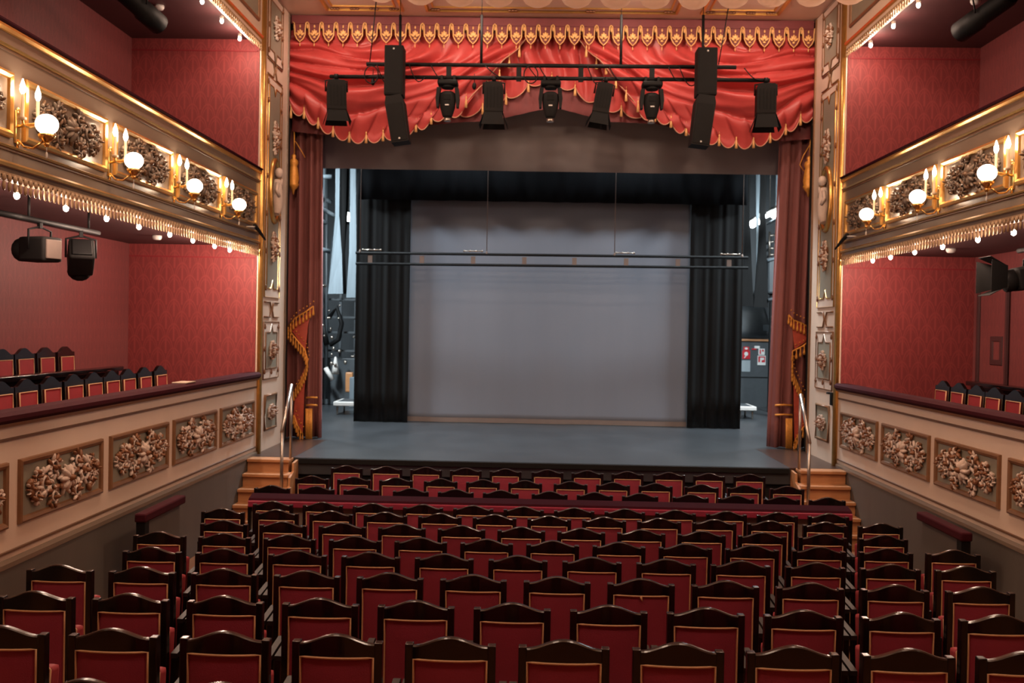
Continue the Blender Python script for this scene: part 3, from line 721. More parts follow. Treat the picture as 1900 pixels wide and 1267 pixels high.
def array_speaker(px0, px1, pytop, pybot, tilt, lab, lab2):
    a = T(px0, pytop); b = T(px1, pytop); c = T((px0+px1)/2, 187)
    w = b.x-a.x; L = a.z-c.z; cx = (a.x+b.x)/2; y = YT-.27
    t = thing('loudspeaker', lab, 'loudspeaker', (cx, y, a.z-L/2))
    m = MB(); m.box(-w/2, w/2, -.16, .16, -L/2, L/2, .015); m.build('cabinet', M_speaker, t)
    m = MB(); m.box(-w/2+.02, w/2-.02, -.168, -.155, -L/2+.02, L/2-.02, .004); m.build('grille', M_black, t)
    m = MB(); m.box(-.05, .05, .16, .24, -.2, .2, .01); m.build('bracket', M_blackm, t)
    m = MB(); m.blob((.0, -.17, L/2-.06), .015, .008, .015); m.build('badge', M_white, t)
    lx = T((px0+px1)/2+tilt, pybot); L2 = c.z-lx.z
    t2 = thing('loudspeaker', lab2, 'loudspeaker', (cx+(lx.x-cx)/2, y, c.z-L2/2-.004)); t2.rotation_euler = (.0, math.atan2(cx-lx.x, L2), 0)
    m = MB(); m.prism([(-w*.40, L2/2), (w*.40, L2/2), (w*.5, L2/2-.10), (w*.46, -L2/2), (-w*.46, -L2/2), (-w*.5, L2/2-.10)], lambda p, k: (p[0], -.17+.34*k, p[1])); m.build('cabinet', M_speaker, t2)
    m = MB(); m.box(-w/2+.03, w/2-.03, -.18, -.168, -L2/2+.02, L2/2-.13, .004); m.build('grille', M_black, t2)
    m = MB(); m.box(-w*.42, w*.42, -.1, .1, L2/2-.01, L2/2+.05, .005); m.build('splay_hinge', M_hem, t2)
    m = MB(); m.blob((0, -.185, -L2/2+.05), .015, .008, .015); m.build('badge', M_white, t2)
array_speaker(721, 755, 97, 272, 11, 'tall black line speaker, upper cabinet at the left end of the bar', 'black speaker cabinet hung below the tall left line speaker')
array_speaker(1287, 1323, 101, 278, -14, 'tall black line speaker, upper cabinet at the right end of the bar', 'black speaker cabinet hung below the tall right line speaker')

def clamp(m, h):
    m.box(-.02, .02, -.03, .03, 0, h, .004); m.lathe([(.045, -.03), (.045, .03)], (0, 0, h), 10, Matrix.Rotation(PI/2, 3, 'Y'))
def moving_head(px, py, lab):
    p = T(px, py); t = thing('moving_head_light', lab, 'stage light', (p.x, YT-.06, p.z), group='moving heads on the bar')
    m = MB(); m.box(-.16, .16, -.13, .13, -.10, -.015, .03); m.lathe([(.09, -.14), (.11, -.10)], seg=16); m.build('base', M_blackm, t)
    m = MB()
    for k in (-.10, .10): clamp_m = m.box(k-.02, k+.02, -.03, .03, -.02, .07, .005)
    m.build('clamp', M_blackm, t)
    for k in (-1, 1):
        m = MB(); m.prism([(.11, -.13), (.17, -.13), (.19, -.30), (.175, -.44), (.14, -.44), (.13, -.30)], lambda q, j: (k*q[0], -.07+.14*j, q[1])); m.build('yoke_arm', M_blackm, t)
    m = MB(); m.lathe([(.08, -.19), (.125, -.22), (.13, -.33), (.12, -.44), (.085, -.56), (.075, -.585), (.05, -.59)], seg=18); h = m.build('head', M_speaker, t)
    m = MB(); m.lathe([(.055, -.60), (.06, -.655), (.045, -.66)], seg=14); m.build('lens', M_steel, h)
    m = MB(); m.box(-.055, .055, -.135, -.118, -.34, -.25, .006); m.build('vent', M_black, h)
    m = MB(); m.box(-.03, .03, -.134, -.12, -.43, -.412); m.build('badge', M_white, h)
moving_head(832, 150, 'black moving head light on the bar, nearest the left line speaker')
moving_head(1022, 151, 'black moving head light at the middle of the hanging bar')
moving_head(1209, 153, 'black moving head light on the bar, nearest the right line speaker')
def lantern(px, py, w, h, barn, tilt, rz, lab, rx=.0):
    p = T(px, py); t = thing('stage_lantern', lab, 'stage light', (p.x, YT-.05, p.z), rz, group='lanterns on the bar'); t.rotation_euler = (rx, tilt, rz)
    m = MB(); clamp(m, .02); m.tube([(-w/2-.02, 0, -.22), (-w/2-.02, 0, -.05), (0, 0, -.02), (w/2+.02, 0, -.05), (w/2+.02, 0, -.22)], .014, 6); m.build('yoke', M_blackm, t)
    m = MB(); m.prism([(-w*.42, -.06), (w*.42, -.06), (w*.5, -.12), (w*.5, -.06-h), (-w*.5, -.06-h), (-w*.5, -.12)], lambda q, j: (q[0], -.15+.30*j, q[1])); bd = m.build('body', M_speaker, t)
    m = MB()
    for k in range(5): m.box(-w*.36+k*w*.18, -w*.30+k*w*.18, -.157, -.148, -.14-h*.7, -.14)
    m.build('cooling_fins', M_black, bd)
    z = -.06-h
    for (ax, sg) in (('y', -1), ('y', 1), ('x', -1), ('x', 1)):
        m = MB()
        if ax == 'y': m.prism([(-w*.46, z), (w*.46, z), (w*.6, z-barn), (-w*.6, z-barn)], lambda q, j: (q[0], sg*(.14+(z-q[1])*.35)+.006*j, q[1]))
        else: m.prism([(-.13, z), (.13, z), (.18, z-barn), (-.18, z-barn)], lambda q, j: (sg*(w*.48+(z-q[1])*.35)+.006*j, q[0], q[1]))
        m.build('barn_door', M_black, t)
lantern(625, 146, .30, .46, .20, -.03, .25, 'black lantern with barn doors at the left tip of the bar')
lantern(917, 150, .30, .46, .22, 0, 0, 'black lantern with barn doors, left of the middle moving head')
lantern(1124, 152, .26, .46, .20, .16, 0, 'tilted black lantern with barn doors, right of the middle moving head')
lantern(1420, 153, .30, .46, .24, 0, -.1, 'black lantern with barn doors at the right tip of the bar')

# ================================================================== second pipe bar on the stage
bt = thing('stage_batten', 'double pipe batten hanging across in front of the grey screen', 'lighting bar', (0, 0, 0))
YN = 20.3
for nm, a, b in (('upper_pipe', (660, 469), (1388, 478)), ('lower_pipe', (660, 489), (1388, 497))):
    m = MB(); m.tube([at(*a, YN), at(*b, YN)], .028, 8); m.build(nm, M_blackm, bt)
for px in (687, 783, 878, 973, 1066, 1162, 1258, 1353):
    a = at(px, 470.5+(px-660)*.0125, YN); m = MB(); m.box(a.x-.045, a.x+.045, YN-.012, YN+.012, a.z-.20, a.z-.03); m.build('joining_plate', M_hem, bt)
for px in (903, 1140, 1377, 668):
    a = at(px, 470+(px-660)*.0125, YN); m = MB(); m.tube([a, (a.x, a.y, 7.9)], .009, 5); m.lathe([(.02, 0), (.03, .03), (.012, .08)], a, 8); m.build('hanging_cable', M_hem, bt)
for px in (690, 878, 1160, 1355):
    a = at(px, 465+(px-660)*.0125, YN); m = MB(); m.tube([a+Vector((-.2, 0, .02)), a+Vector((.2, 0, .02))], .014, 6)
    for k in (-.18, -.06, .06, .18): m.blob(a+Vector((k, 0, .02)), .025, .02, .025, None, 6, 4)
    m.build('socket_strip', M_steel, bt)

# ================================================================== wings
# right: slate door wall with fire signs
t = thing('scene_dock_partition', 'slate grey partition with red fire signs in the right wing', 'partition', (0, 0, 0))
Yw = 27.4
def Wp(px, py, y=Yw): return at(px, py, y)
a = Wp(1360, 748); b = Wp(1447, 634)
m = MB(); m.box(a.x, b.x, Yw, Yw+.1, STAGE, b.z); m.build('panel', M_wing2, t)
m = MB(); m.box(a.x, b.x, Yw-.05, Yw+.12, b.z, b.z+.06, .01); m.build('top_rail', M_step, t)
m = MB(); zz = Wp(1400, 700).z; m.box(a.x, b.x, Yw-.012, Yw, zz-.012, zz+.012); m.build('seam', M_black, t)
def sign(px, py, w, h, mt, lab, draw=None, pm=None):
    c = Wp(px, py, Yw-.01); m = MB(); m.box(c.x-w/2, c.x+w/2, Yw-.02, Yw-.002, c.z-h/2, c.z+h/2)
    o = tag(m.build('wall_sign', mt), lab, 'sign')
    if draw:
        m = MB()
        for q in draw: m.prism([(c.x+x*w, c.z+z*h) for x, z in q], lambda p, k: (p[0], Yw-.02-.006*k, p[1]))
        m.build('pictogram', pm, o)
def ring(cx, cz, r, n=10): return [(cx+r*math.cos(2*PI*k/n), cz+r*math.sin(2*PI*k/n)) for k in range(n)]
sign(1384.6, 658, .21, .23, M_sign, 'red fire hose sign with a white curl, above the paper notice', [ring(-.02, .1, .26), [(-.3, -.38), (-.2, -.42), (.05, -.1), (-.08, -.05)]], M_signw)
sign(1384.6, 646.5, .15, .10, M_sign, 'small red plate with a white dot above the fire hose sign', [ring(0, 0, .3)], M_signw)
sign(1399, 647.6, .12, .035, M_sign, 'thin red strip sign between the fire signs')
sign(1404.7, 644, .14, .07, M_signw, 'small white plate above the thin red strip')
sign(1413, 652.6, .17, .17, M_signw, 'white sign with red arrow above the red flag sign', [[(-.32, -.35), (-.1, -.35), (-.1, .35), (-.32, .35)], [(.05, .35), (.35, .35), (.35, -.05), (.22, .1), (.05, -.02)]], M_sign)
sign(1413, 668.5, .22, .26, M_signw, 'red and white flag sign on the slate partition', [[(-.42, -.2), (-.42, .42), (.42, .42), (.42, -.2), (.0, -.2), (.0, .0), (.3, .05), (.3, .3), (-.2, .3), (-.2, -.2)]], M_sign)
sign(1384, 679, .23, .31, mat('notice_grey', (.32, .36, .38), .6), 'pale paper notice under the red fire hose sign')
# grey hood above it
t = thing('grey_hood', 'rounded grey hood standing on top of the slate partition', 'equipment', (0, 0, 0))
a = Wp(1362, 630); b = Wp(1432, 570)
m = MB(); m.grid(lambda u, v: Vector((a.x+(b.x-a.x)*u - .18*v*u, Yw+.55-.55*math.cos(v*PI/2)+.02*math.sin(9*u), a.z+.05+(b.z-a.z)*math.sin(v*PI/2))), 14, 8); h = m.build('hood', M_wing2, t)
mo = h.modifiers.new('thick', 'SOLIDIFY'); mo.thickness = .05
m = MB(); m.box(b.x-.22, b.x-.05, Yw-.03, Yw+.03, a.z+.25, a.z+.42, .02); m.build('handle', M_cable, t)
# black torn strips of cloth, right
def strip(P, y, mt, lab, th=.03, group=None, wob=.05):
    ys_ = min(p[1] for p in P); pts = [at(p[0], p[1], y)+Vector((0, wob*math.sin(p[0]*.5), 0)) for p in P]
    pts = [(q.x, q.y, 7.99 if p[1] == ys_ else q.z) for p, q in zip(P, pts)]
    m = MB(); m.prism(pts, lambda p, k: (p[0], p[1]+th*k, p[2])); return tag(m.build('cloth_strip', mt), lab, 'drape', group)
for P, lab in (([(1376, 330), (1398, 330), (1390, 400), (1394, 480), (1399, 568), (1374, 568)], 'narrow black cloth strip hanging beside the black right drape'),
               ([(1404, 330), (1426, 330), (1421, 400), (1423, 470), (1426, 570), (1399, 570), (1405, 480), (1411, 410)], 'wider black cloth strip hanging in the right wing')):
    strip(P, 24.0, M_charc, lab, .03, 'black strips in the right wing')
strip([(1391, 425), (1413, 425), (1403, 525)], 24.6, M_cable, 'pale wedge of cloth hanging between the black strips')
# fluorescent lamps, right wing
def tube_light(p0, y0, p1, y1, lab):
    a = at(*p0, y0); b = at(*p1, y1)
    t = thing('fluorescent_lamp', lab, 'lamp', (0, 0, 0), group='fluorescent lamps in the right wing')
    d = (b-a).normalized()
    m = MB(); m.tube([a+Vector((-.08, 0, 0)), b+Vector((-.08, 0, 0))], .05, 8); m.tube([a+Vector((.08, 0, 0)), b+Vector((.08, 0, 0))], .05, 8); m.build('tubes', M_tube, t)
    m = MB(); m.tube([a+Vector((0, 0, .09)), b+Vector((0, 0, .09))], .10, 4); m.build('housing', M_white, t)
    m = MB()
    for q in (a, b): m.tube([q+Vector((0, 0, .1)), (q.x, q.y, 7.99)], .008, 5)
    m.build('suspension', M_steel, t)
tube_light((1462, 386), 22.5, (1428, 401), 24.6, 'bright fluorescent lamp in the right wing, nearest the red curtain')
tube_light((1411, 408), 25.6, (1390, 420), 26.8, 'farther bright fluorescent lamp between the black strips')
def bundle(name, label, cat, segs, r, mt, group=None):
    m = MB()
    for L in segs: m.tube([Vector(p) for p in L], r, 7)
    return tag(m.build(name, mt), label, cat, group)
A = lambda px, py, y: tuple(at(px, py, y))
bundle('pipe_rail', 'pale slanting pipe rail under the fluorescent lamp in the right wing', 'pipe', [[A(1424, 415, 25), A(1462, 394, 23)], [A(1440, 405, 24.4), (at(1440, 405, 24.4).x, 24.4, 7.9)]], .035, M_cable)
bundle('wall_ladder', 'grey pipe ladder on the far wall of the right wing', 'ladder', [[A(1428, 430, 27.3), A(1428, 480, 27.3)], [A(1440, 420, 27.3), A(1440, 500, 27.3)]] + [[A(1428, y, 27.3), A(1440, y-3, 27.3)] for y in (438, 450, 462, 474)], .03, M_steel)
t = thing('flight_case', 'grey rounded case with pale rim in the right wing, beside the curtain', 'case', (0, 0, 0))
a = at(1424, 545, 25.5); b = at(1456, 478, 25.5)
m = MB(); m.box(a.x, b.x+.2, 25.5, 26.1, a.z, b.z, .06); m.build('shell', M_wing2, t)
m = MB(); m.tube([at(1424, 484, 25.48), at(1440, 479, 25.48), at(1450, 478, 25.48), at(1455, 490, 25.48), at(1456, 520, 25.48)], .035, 7); m.build('rim', M_cable, t)
m = MB(); m.box(a.x+.1, a.x+.2, 25.6, 25.7, STAGE, a.z); m.box(b.x, b.x+.1, 25.6, 25.7, STAGE, a.z); m.build('stand', M_blackm, t)
bundle('cable_rack', 'rack of dark pipes and cables against the right red curtain', 'rack', [[A(1438, 560, 24), A(1438, 740, 24)], [A(1448, 555, 24), A(1444, 745, 24)], [A(1425, 557, 24), A(1455, 551, 24)], [A(1432, 615, 24), A(1452, 615, 24)], [A(1436, 575, 24), A(1450, 565, 24), A(1458, 580, 24)]], .045, M_wing2)
rng = random.Random(2)
m = MB()
for k in range(9): m.blob(at(rng.uniform(1433, 1450), 556+k*17, 23.9), .05, .05, .07)
tag(m.build('coiled_connectors', M_steel), 'pale connectors clipped along the dark pipes by the right curtain', 'connectors', kind='stuff')
def dolly(px0, px1, py, y, lab):
    a = at(px0, py, y); b = at(px1, py, y); h = STAGE
    t = thing('platform_dolly', lab, 'dolly', (0, 0, 0), group='platform dollies in the wings')
    m = MB(); m.box(a.x, b.x, y, y+1.0, h+.20, h+.30, .02); m.build('deck', M_white, t)
    m = MB(); m.box(a.x+.08, b.x-.08, y+.08, y+.92, h+.295, h+.305); m.build('mat', M_wing2, t)
    for xx in (a.x+.08, b.x-.08):
        for yy in (y+.08, y+.9):
            m = MB(); m.tube([(xx, yy, h+.2), (xx, yy, h)], .022, 6); m.build('leg', M_steel, t)
dolly(1368, 1404, 765, 23.4, 'low white platform dolly on the stage floor, right wing')
dolly(618, 668, 757, 22.4, 'low white platform dolly on the stage floor, left wing')
# left wing
for P, lab in (([(618, 322), (628, 322), (629, 400), (634, 470), (637, 545), (608, 545), (614, 460), (622, 400)], 'long pale blue-grey cloth strip hanging in the left wing'),
               ([(650, 380), (657, 380), (662, 470), (664, 552), (642, 552), (648, 470)], 'shorter pale cloth strip hanging beside the left black drape'),
               ([(648, 330), (656, 330), (657, 382), (649, 382)], 'small grey cloth strip hanging high in the left wing')):
    strip(P, 22.6, M_cable, lab, .06, 'pale strips in the left wing')
strip([(628, 322), (648, 322), (645, 380), (640, 470), (642, 545), (632, 545), (634, 460), (626, 400)], 23.0, M_charc, 'black cloth strip hanging between the pale strips, left wing')
t = thing('flood_lamp', 'glowing oval flood lamp between the cloth strips in the left wing', 'lamp', tuple(at(644, 402, 24.2)))
m = MB(); m.blob((0, 0, 0), .17, .10, .11, Matrix.Rotation(.3, 3, 'Y'), 14, 8); m.build('lens', M_tube, t)
m = MB(); m.lathe([(.10, 0), (.17, .12), (.12, .26)], (0, .08, 0), 14, Matrix.Rotation(-PI/2, 3, 'X')); m.tube([(0, .2, .1), (0, .2, 5.2)], .012, 6); m.build('housing', M_blackm, t)
bundle('fly_rail', 'pale fly gallery rails high in the left wing', 'rail', [[A(592, 384, 23.5), A(620, 400, 24.5)], [A(592, 362, 23.5), A(612, 374, 24.5)], [A(592, 407, 24), A(604, 413, 24.5)], [A(594, 462, 24), A(618, 468, 24.6)], [A(590, 328, 23), A(616, 328, 23)], [A(600, 384, 23.8), (at(600, 384, 23.8).x, 23.8, 7.99)]], .055, M_cable)
bundle('gallery_post', 'steel posts of the fly gallery in the left wing', 'post', [[A(606, 330, 25), A(606, 740, 25)], [A(596, 330, 25), A(596, 740, 25)]], .04, M_wing2)
m = MB(); rng = random.Random(4)
for k in range(26):
    p = at(rng.uniform(596, 660), rng.uniform(520, 690), rng.uniform(24, 25)); m.blob(p, rng.uniform(.02, .055), .04, rng.uniform(.02, .06), None, 7, 5)
tag(m.build('wing_clutter', M_steel), 'small bright fittings scattered on the dark rack, left wing', 'fittings', kind='stuff')
t = thing('equipment_rack', 'dark equipment rack with hanging gear in the left wing', 'rack', (0, 0, 0))
a = at(597, 740, 25.2); b = at(664, 665, 25.2)
m = MB(); m.box(a.x, b.x, 25.2, 25.9, STAGE, b.z, .02); m.build('cabinet', M_wing2, t)
m = MB()
for px in (602, 632, 660): p = at(px, 560, 25.3); m.box(p.x-.03, p.x+.03, 25.3, 25.36, b.z, at(px, 545, 25.3).z)
for py in (555, 588, 616, 650): p = at(600, py, 25.28); q = at(662, py, 25.28); m.box(p.x, q.x, 25.26, 25.32, p.z-.025, p.z+.025)
m.build('shelf_frame', M_wing2, t)
m = MB(); m.tube([A(610, 590, 25), A(625, 570, 25), A(634, 600, 25), A(628, 630, 25), A(612, 640, 25)], .06, 8); m.tube([A(600, 600, 25), A(606, 640, 25)], .07, 8); m.build('coiled_hose', M_blackm, t)
for px, py, lab in ((640, 665, 'cone'),):
    p = at(622, 694, 24.9); m = MB(); m.lathe([(.10, 0), (.07, .2), (.03, .42), (.01, .44)], (p.x, p.y, p.z), 12); tag(m.build('white_cone', M_white), 'white cone standing before the dark rack in the left wing', 'cone')
p = at(604, 682, 24.7); m = MB(); m.tube([p, at(617, 705, 24.7)], .06, 8); tag(m.build('paint_roller', M_white), 'slanting white roller leaning on the dark rack', 'tool')
p = at(647, 728, 24.6); m = MB(); m.box(p.x-.09, p.x+.09, 24.6, 24.75, p.z, p.z+.50, .03); tag(m.build('wooden_case', M_step), 'brown wooden case standing upright in the left wing', 'case')
p = at(656, 700, 24.4); m = MB(); m.box(p.x-.1, p.x+.12, 24.4, 24.7, STAGE, p.z, .02); tag(m.build('white_box', M_cable), 'pale box beside the left black drape', 'box')

# ================================================================== stage steps and handrails
for s in (-1, 1):
    sd = SIDE[s]
    t = thing('stage_steps', 'oak steps leading up to the stage on the %s side' % sd, 'stairs', (0, 0, 0))
    xo = wx(s, .03); n = 5
    for k in range(n):
        z = STAGE-.19*k; y1 = 15.12-.235*k; xi = (-3.66 if s < 0 else 3.98)-s*.045*k
        m = MB(); m.box(xi, xo, y1-.265, y1+.02, z-.045, z, .008); m.build('tread', M_step, t)
        m = MB(); m.box(xi-s*-.02, xo, y1-.22, y1-.20+.22, z-.19, z-.045); m.build('riser', M_step, t)
    m = MB(); pr = [(15.13, STAGE-.03)]
    for k in range(n):
        y = 15.10-.235*k; z = STAGE-.19*k; pr += [(y-.22, z-.05), (y-.235, z-.17)]
    pr += [(13.85, FLOOR), (15.13, FLOOR)]
    xi = -3.62 if s < 0 else 3.94
    m.prism(pr, lambda p, k: (xi-s*(-.0+.035*k) , p[0], p[1])); m.build('stringer', M_step, t)
    t = thing('handrail', 'slanting steel handrail at the %s stage steps' % sd, 'handrail', (0, 0, 0))
    x = -3.68 if s < 0 else 4.00
    a, b = (x, 15.02, -.93), (x-s*.04, 14.32, -1.58)
    m = MB(); m.tube([a, b], .026, 10); m.build('rail', M_steel, t)
    m = MB(); m.tube([(x, 15.02, -.95), (x, 15.02, STAGE+.0)], .021, 10); m.build('post', M_steel, t)
    m = MB(); m.tube([(x-s*.04, 14.34, -1.56), (x-s*.04, 14.34, STAGE-.19*3+.0)], .024, 10); m.build('post', M_steel, t)

# ================================================================== barrier behind the front block and side entrance walls
t = thing('velvet_barrier', 'low barrier with crimson velvet rail between the front and rear seat blocks', 'barrier', (0, 0, 0))
m = MB(); m.box(-3.46, 3.86, 12.20, 12.27, FLOOR, -2.2); m.build('barrier_wall', mat('stone_grey_paint', (.24, .20, .16), .5), t)
m = MB(); m.prism([(12.12, -2.265), (12.10, -2.25), (12.10, -2.19), (12.12, -2.178), (12.33, -2.178), (12.33, -2.265)], lambda p, k: (-3.48 if k == 0 else 3.88, p[0], p[1])); m.build('velvet_rail', M_barrier, t)
m = MB(); m.prism([(12.115, -2.178), (12.14, -2.155), (12.30, -2.118), (12.33, -2.13), (12.33, -2.178)], lambda p, k: (-3.48 if k == 0 else 3.88, p[0], p[1])); m.build('shaded_rail_top', M_wine, t)  # darker than the face; how light falls on the pile put into colour
for xx in (-3.50, 3.86): m = MB(); m.box(xx, xx+.04, 12.16, 12.32, FLOOR, -2.24); m.build('end_post', M_wood, t)
for s in (-1, 1):
    t = thing('entrance_wall', 'low grey wall with red velvet rail beside the %s-hand seats' % SIDE[s], 'barrier', (0, 0, 0))
    x = wx(s, .40); y0, y1 = (9.88, 11.0)
    zt = -1.97
    m = MB(); m.box(x, x+s*.04, y0+.15, y1, -3.1, zt-.05); m.build('wall_panel', M_dado, t)
    m = MB(); m.box(x-.06, x+.06, y0, y1+.03, zt-.06, zt+.03, .02); m.build('velvet_rail', M_rail, t)
    m = MB(); m.box(x-.05, x+.05, y0+.02, y0+.12, -3.1, zt-.05, .01); m.build('post', M_blackm, t)
    if s > 0:
        m = MB(); m.box(x-.03, x+.03, y0+.05, y0+.12, zt-.14, zt-.08, .005); m.build('label_plate', M_paper, t)

# ================================================================== stalls seats
SW = .232; BOW = .032
def bow(x): return -BOW*(1-(x/SW)**2)
def crest(x):
    q = abs(x)/(SW-.04)
    if q >= 1: return 0
    return .052*(.5+.5*math.cos(PI*min(1, q*1.02)))**.85
H = .905    # height of the corner posts
def seat_proto():
    root = thing('theatre_seat', None, 'seat')
    # head board with arched crest, bowed, plus side posts
    m = MB()
    n = 28
    xs = [-SW+.03+(2*SW-.06)*i/n for i in range(n+1)]
    zb_ = H-.075
    V = []
    for x in xs:
        zt_ = H-.008+crest(x); yb = bow(x); th = .036
        V.append([m.bm.verts.new(p) for p in ((x, yb, zb_), (x, yb, zt_-.006), (x, yb+.006, zt_), (x, yb+th-.006, zt_), (x, yb+th, zt_-.006), (x, yb+th, zb_))])
    fs = []
    for A_, B_ in zip(V, V[1:]):
        for k in range(6):
            l = (k+1) % 6; fs.append(m.bm.faces.new((A_[k], B_[k], B_[l], A_[l])))
    fs += [m.bm.faces.new(V[0]), m.bm.faces.new(V[-1][::-1])]
    m._new(fs, True)
    for f_ in fs: f_.smooth = False
    for sg in (-1, 1):
        m.box(sg*(SW-.042), sg*SW, bow(SW-.02)-.008, .040, .10, H, .006)
    # bottom rail
    m.grid(lambda u, v: ((-SW+.04+(2*SW-.08)*u), bow(-SW+.04+(2*SW-.08)*u)+.001, .12+.07*v), 12, 1)
    bmesh.ops.recalc_face_normals(m.bm, faces=m.bm.faces[:]); m.bm.normal_update()
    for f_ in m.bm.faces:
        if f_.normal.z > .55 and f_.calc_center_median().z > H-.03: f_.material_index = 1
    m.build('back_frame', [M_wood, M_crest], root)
    # upholstered back panel, bowed
    m = MB(); px = SW-.042
    pz0, pz1 = .19, H-.072
    def bp(u, v):
        x = -px+2*px*u; z = pz0+(pz1-pz0)*v; e = min(1, 12*min(u, 1-u), 14*min(v, 1-v))
        return Vector((x, bow(x)+.004-.006*math.sqrt(max(0, e)), z))
    m.grid(bp, 14, 10)
    m.grid(lambda u, v: bp(1-u, v)+Vector((0, .035, 0)), 10, 2)
    p = m.build('back_panel', M_velvet, root)
    m = MB(); e = .004; L = []
    for i in range(15): x = -px+e+2*(px-e)*i/14; L.append((x, bow(x)-.003, pz1-e))
    L += [(px-e, bow(px)-.003, pz1-e-(pz1-pz0-2*e)*i/6) for i in range(1, 7)]
    for i in range(1, 15): x = px-e-2*(px-e)*i/14; L.append((x, bow(x)-.003, pz0+e))
    L += [(-px+e, bow(px)-.003, pz0+e+(pz1-pz0-2*e)*i/6) for i in range(1, 6)]
    m.tube(L, .0058, 6, closed=True); m.build('piping', M_pipe, p)
    # tipped-up seat cushion in front of the back
    m = MB(); m.box(-.205, .205, .075, .175, .30, .69, .025, Matrix.Translation((0, .12, .3)) @ Matrix.Rotation(-.12, 4, 'X') @ Matrix.Translation((0, -.12, -.3))); c = m.build('seat_cushion', M_cush, root)
    m = MB(); R = Matrix.Translation((0, .12, .3)) @ Matrix.Rotation(-.12, 4, 'X') @ Matrix.Translation((0, -.12, -.3))
    m.tube([R @ Vector(q) for q in ((-.195, .08, .32), (-.195, .08, .675), (-.18, .08, .688), (.18, .08, .688), (.195, .08, .675), (.195, .08, .32))], .006, 6); m.build('piping', M_pipe, c)
    for sg in (-1, 1):
        m = MB(); x = sg*.262
        m.prism([(.03, .545), (.03, .575), (.34, .60), (.38, .59), (.385, .55), (.36, .535)], lambda q, k: (x-.020+.040*k, q[0], q[1])); m.build('armrest', M_arm, root)
        m = MB(); m.prism([(.015, .0), (.06, .0), (.06, .40), (.08, .54), (.03, .545), (.015, .4)], lambda q, k: (x-.017+.034*k, q[0], q[1]))
        m.box(x-.017, x+.017, .0, .34, .0, .03); m.box(x-.016, x+.016, .27, .31, .03, .545); m.build('leg', M_wood, root)
    return root
seat0 = seat_proto()
SEAT_T = None
P_ = .58
ROWS = [  # row, y, z of crest, [(first x, count)], phrase
 ('A', 5.054, -1.574, [(-2.722, 10)], 'bottommost full row'),
 ('B', 5.962, -1.643, [(-3.006, 11)], 'second row in front of the nearest'),
 ('C', 6.868, -1.705, [(-3.295, 12)], 'third row in front of the nearest'),
 ('D', 7.786, -1.776, [(-3.000, 12)], 'fifth row behind the velvet barrier'),
 ('E', 8.709, -1.850, [(-3.290, 13)], 'fourth row behind the velvet barrier'),
 ('F', 9.613, -1.916, [(-2.997, 12)], 'third row behind the velvet barrier'),
 ('G', 10.516, -1.972, [(-3.292, 13)], 'second row behind the velvet barrier'),
 ('H', 11.412, -2.043, [(-2.992, 12)], 'row right behind the velvet barrier'),
 ('I', 12.768, -2.083, [(-3.362, 3), (-1.562, 3), (.226, 3), (2.03, 4)], 'row right before the velvet barrier'),
 ('J', 13.60, -2.078, [(-3.03, 3), (-1.255, 3), (.525, 3), (2.31, 3)], 'middle row of the front block'),
 ('K', 14.447, -2.045, [(-2.71, 5), (.219, 3), (1.98, 3)], 'front row at the stage'),
 ('Z', 4.17, -1.515, [(-1.88, 2)], 'row cut off by the bottom edge'),
]
ROWS[1] = ROWS[1][:4] + ('second full row from the bottom',); ROWS[2] = ROWS[2][:4] + ('third full row from the bottom',)
first = True
used = {}
SEAT_T = tree_of(seat0)
PAIR = None
for nm, y, zc, segs, phrase in ROWS:
    k = 0; tot = sum(c for _, c in segs)
    for x0, c in segs:
        for i in range(c):
            if first: o = seat0; first = False
            else: o = dup_tree(SEAT_T)
            o.location = (x0+P_*i, y, zc-.955)
            o['group'] = 'red velvet seats of the stalls'
            o['label'] = 'dark-framed red velvet seat, %s from the left, %s' % (ORD[k], phrase)
            o['category'] = 'seat'
            if nm == 'C' and k == 7:
                o['label'] = 'red velvet seat with torn gold piping on its back'
                torn = o
            k += 1
# loose tag of torn piping on one seat
m = MB(); m.tube([(-.005, -.04, .825), (.0, -.045, .812), (.008, -.046, .80)], [.007, .006, .003], 6); m.blob((-.003, -.042, .822), .010, .006, .008); m.build('torn_piping', M_pipe, torn)

# ================================================================== box chairs
def chair_proto():
    root = thing('box_chair', None, 'chair')
    m = MB(); n = 24; w = .225; hh = .955
    prof = []
    for i in range(n+1):
        x = -w+2*w*i/n; q = abs(x)/w; z = hh-.075+(.075*(.5+.5*math.cos(PI*min(1, q*1.12)))**.8 if q < .88 else .006)
        prof.append((x, z))
    poly = [(w, .42)] + [(x, z) for x, z in prof[::-1]] + [(-w, .42)]
    m.prism(poly, lambda p, k: (p[0], -.02+.04*k - .05*(p[1]-.45), p[1])); m.build('back_frame', M_wood, root)
    m = MB(); m.prism([(-.168, .45), (.168, .45), (.168, .825), (-.168, .825)], lambda p, k: (p[0], .021+.012*k-.05*(p[1]-.45), p[1])); p_ = m.build('back_panel', M_cush, root)
    m = MB(); m.tube([(x, .034-.05*(z-.45), z) for x, z in ((-.168, .45), (.168, .45), (.168, .825), (-.168, .825))], .0075, 6, closed=True); m.build('piping', M_pipe, p_)
    m = MB(); m.box(-.21, .21, .0, .40, .40, .47, .02); m.build('seat', M_cush, root)
    for xx in (-.18, .18):
        for yy in (.01, .37):
            m = MB(); m.box(xx-.02, xx+.02, yy-.02, yy+.02, 0, .41); m.build('leg', M_wood, root)
    return root
chair0 = chair_proto(); CH_T = tree_of(chair0); first = True
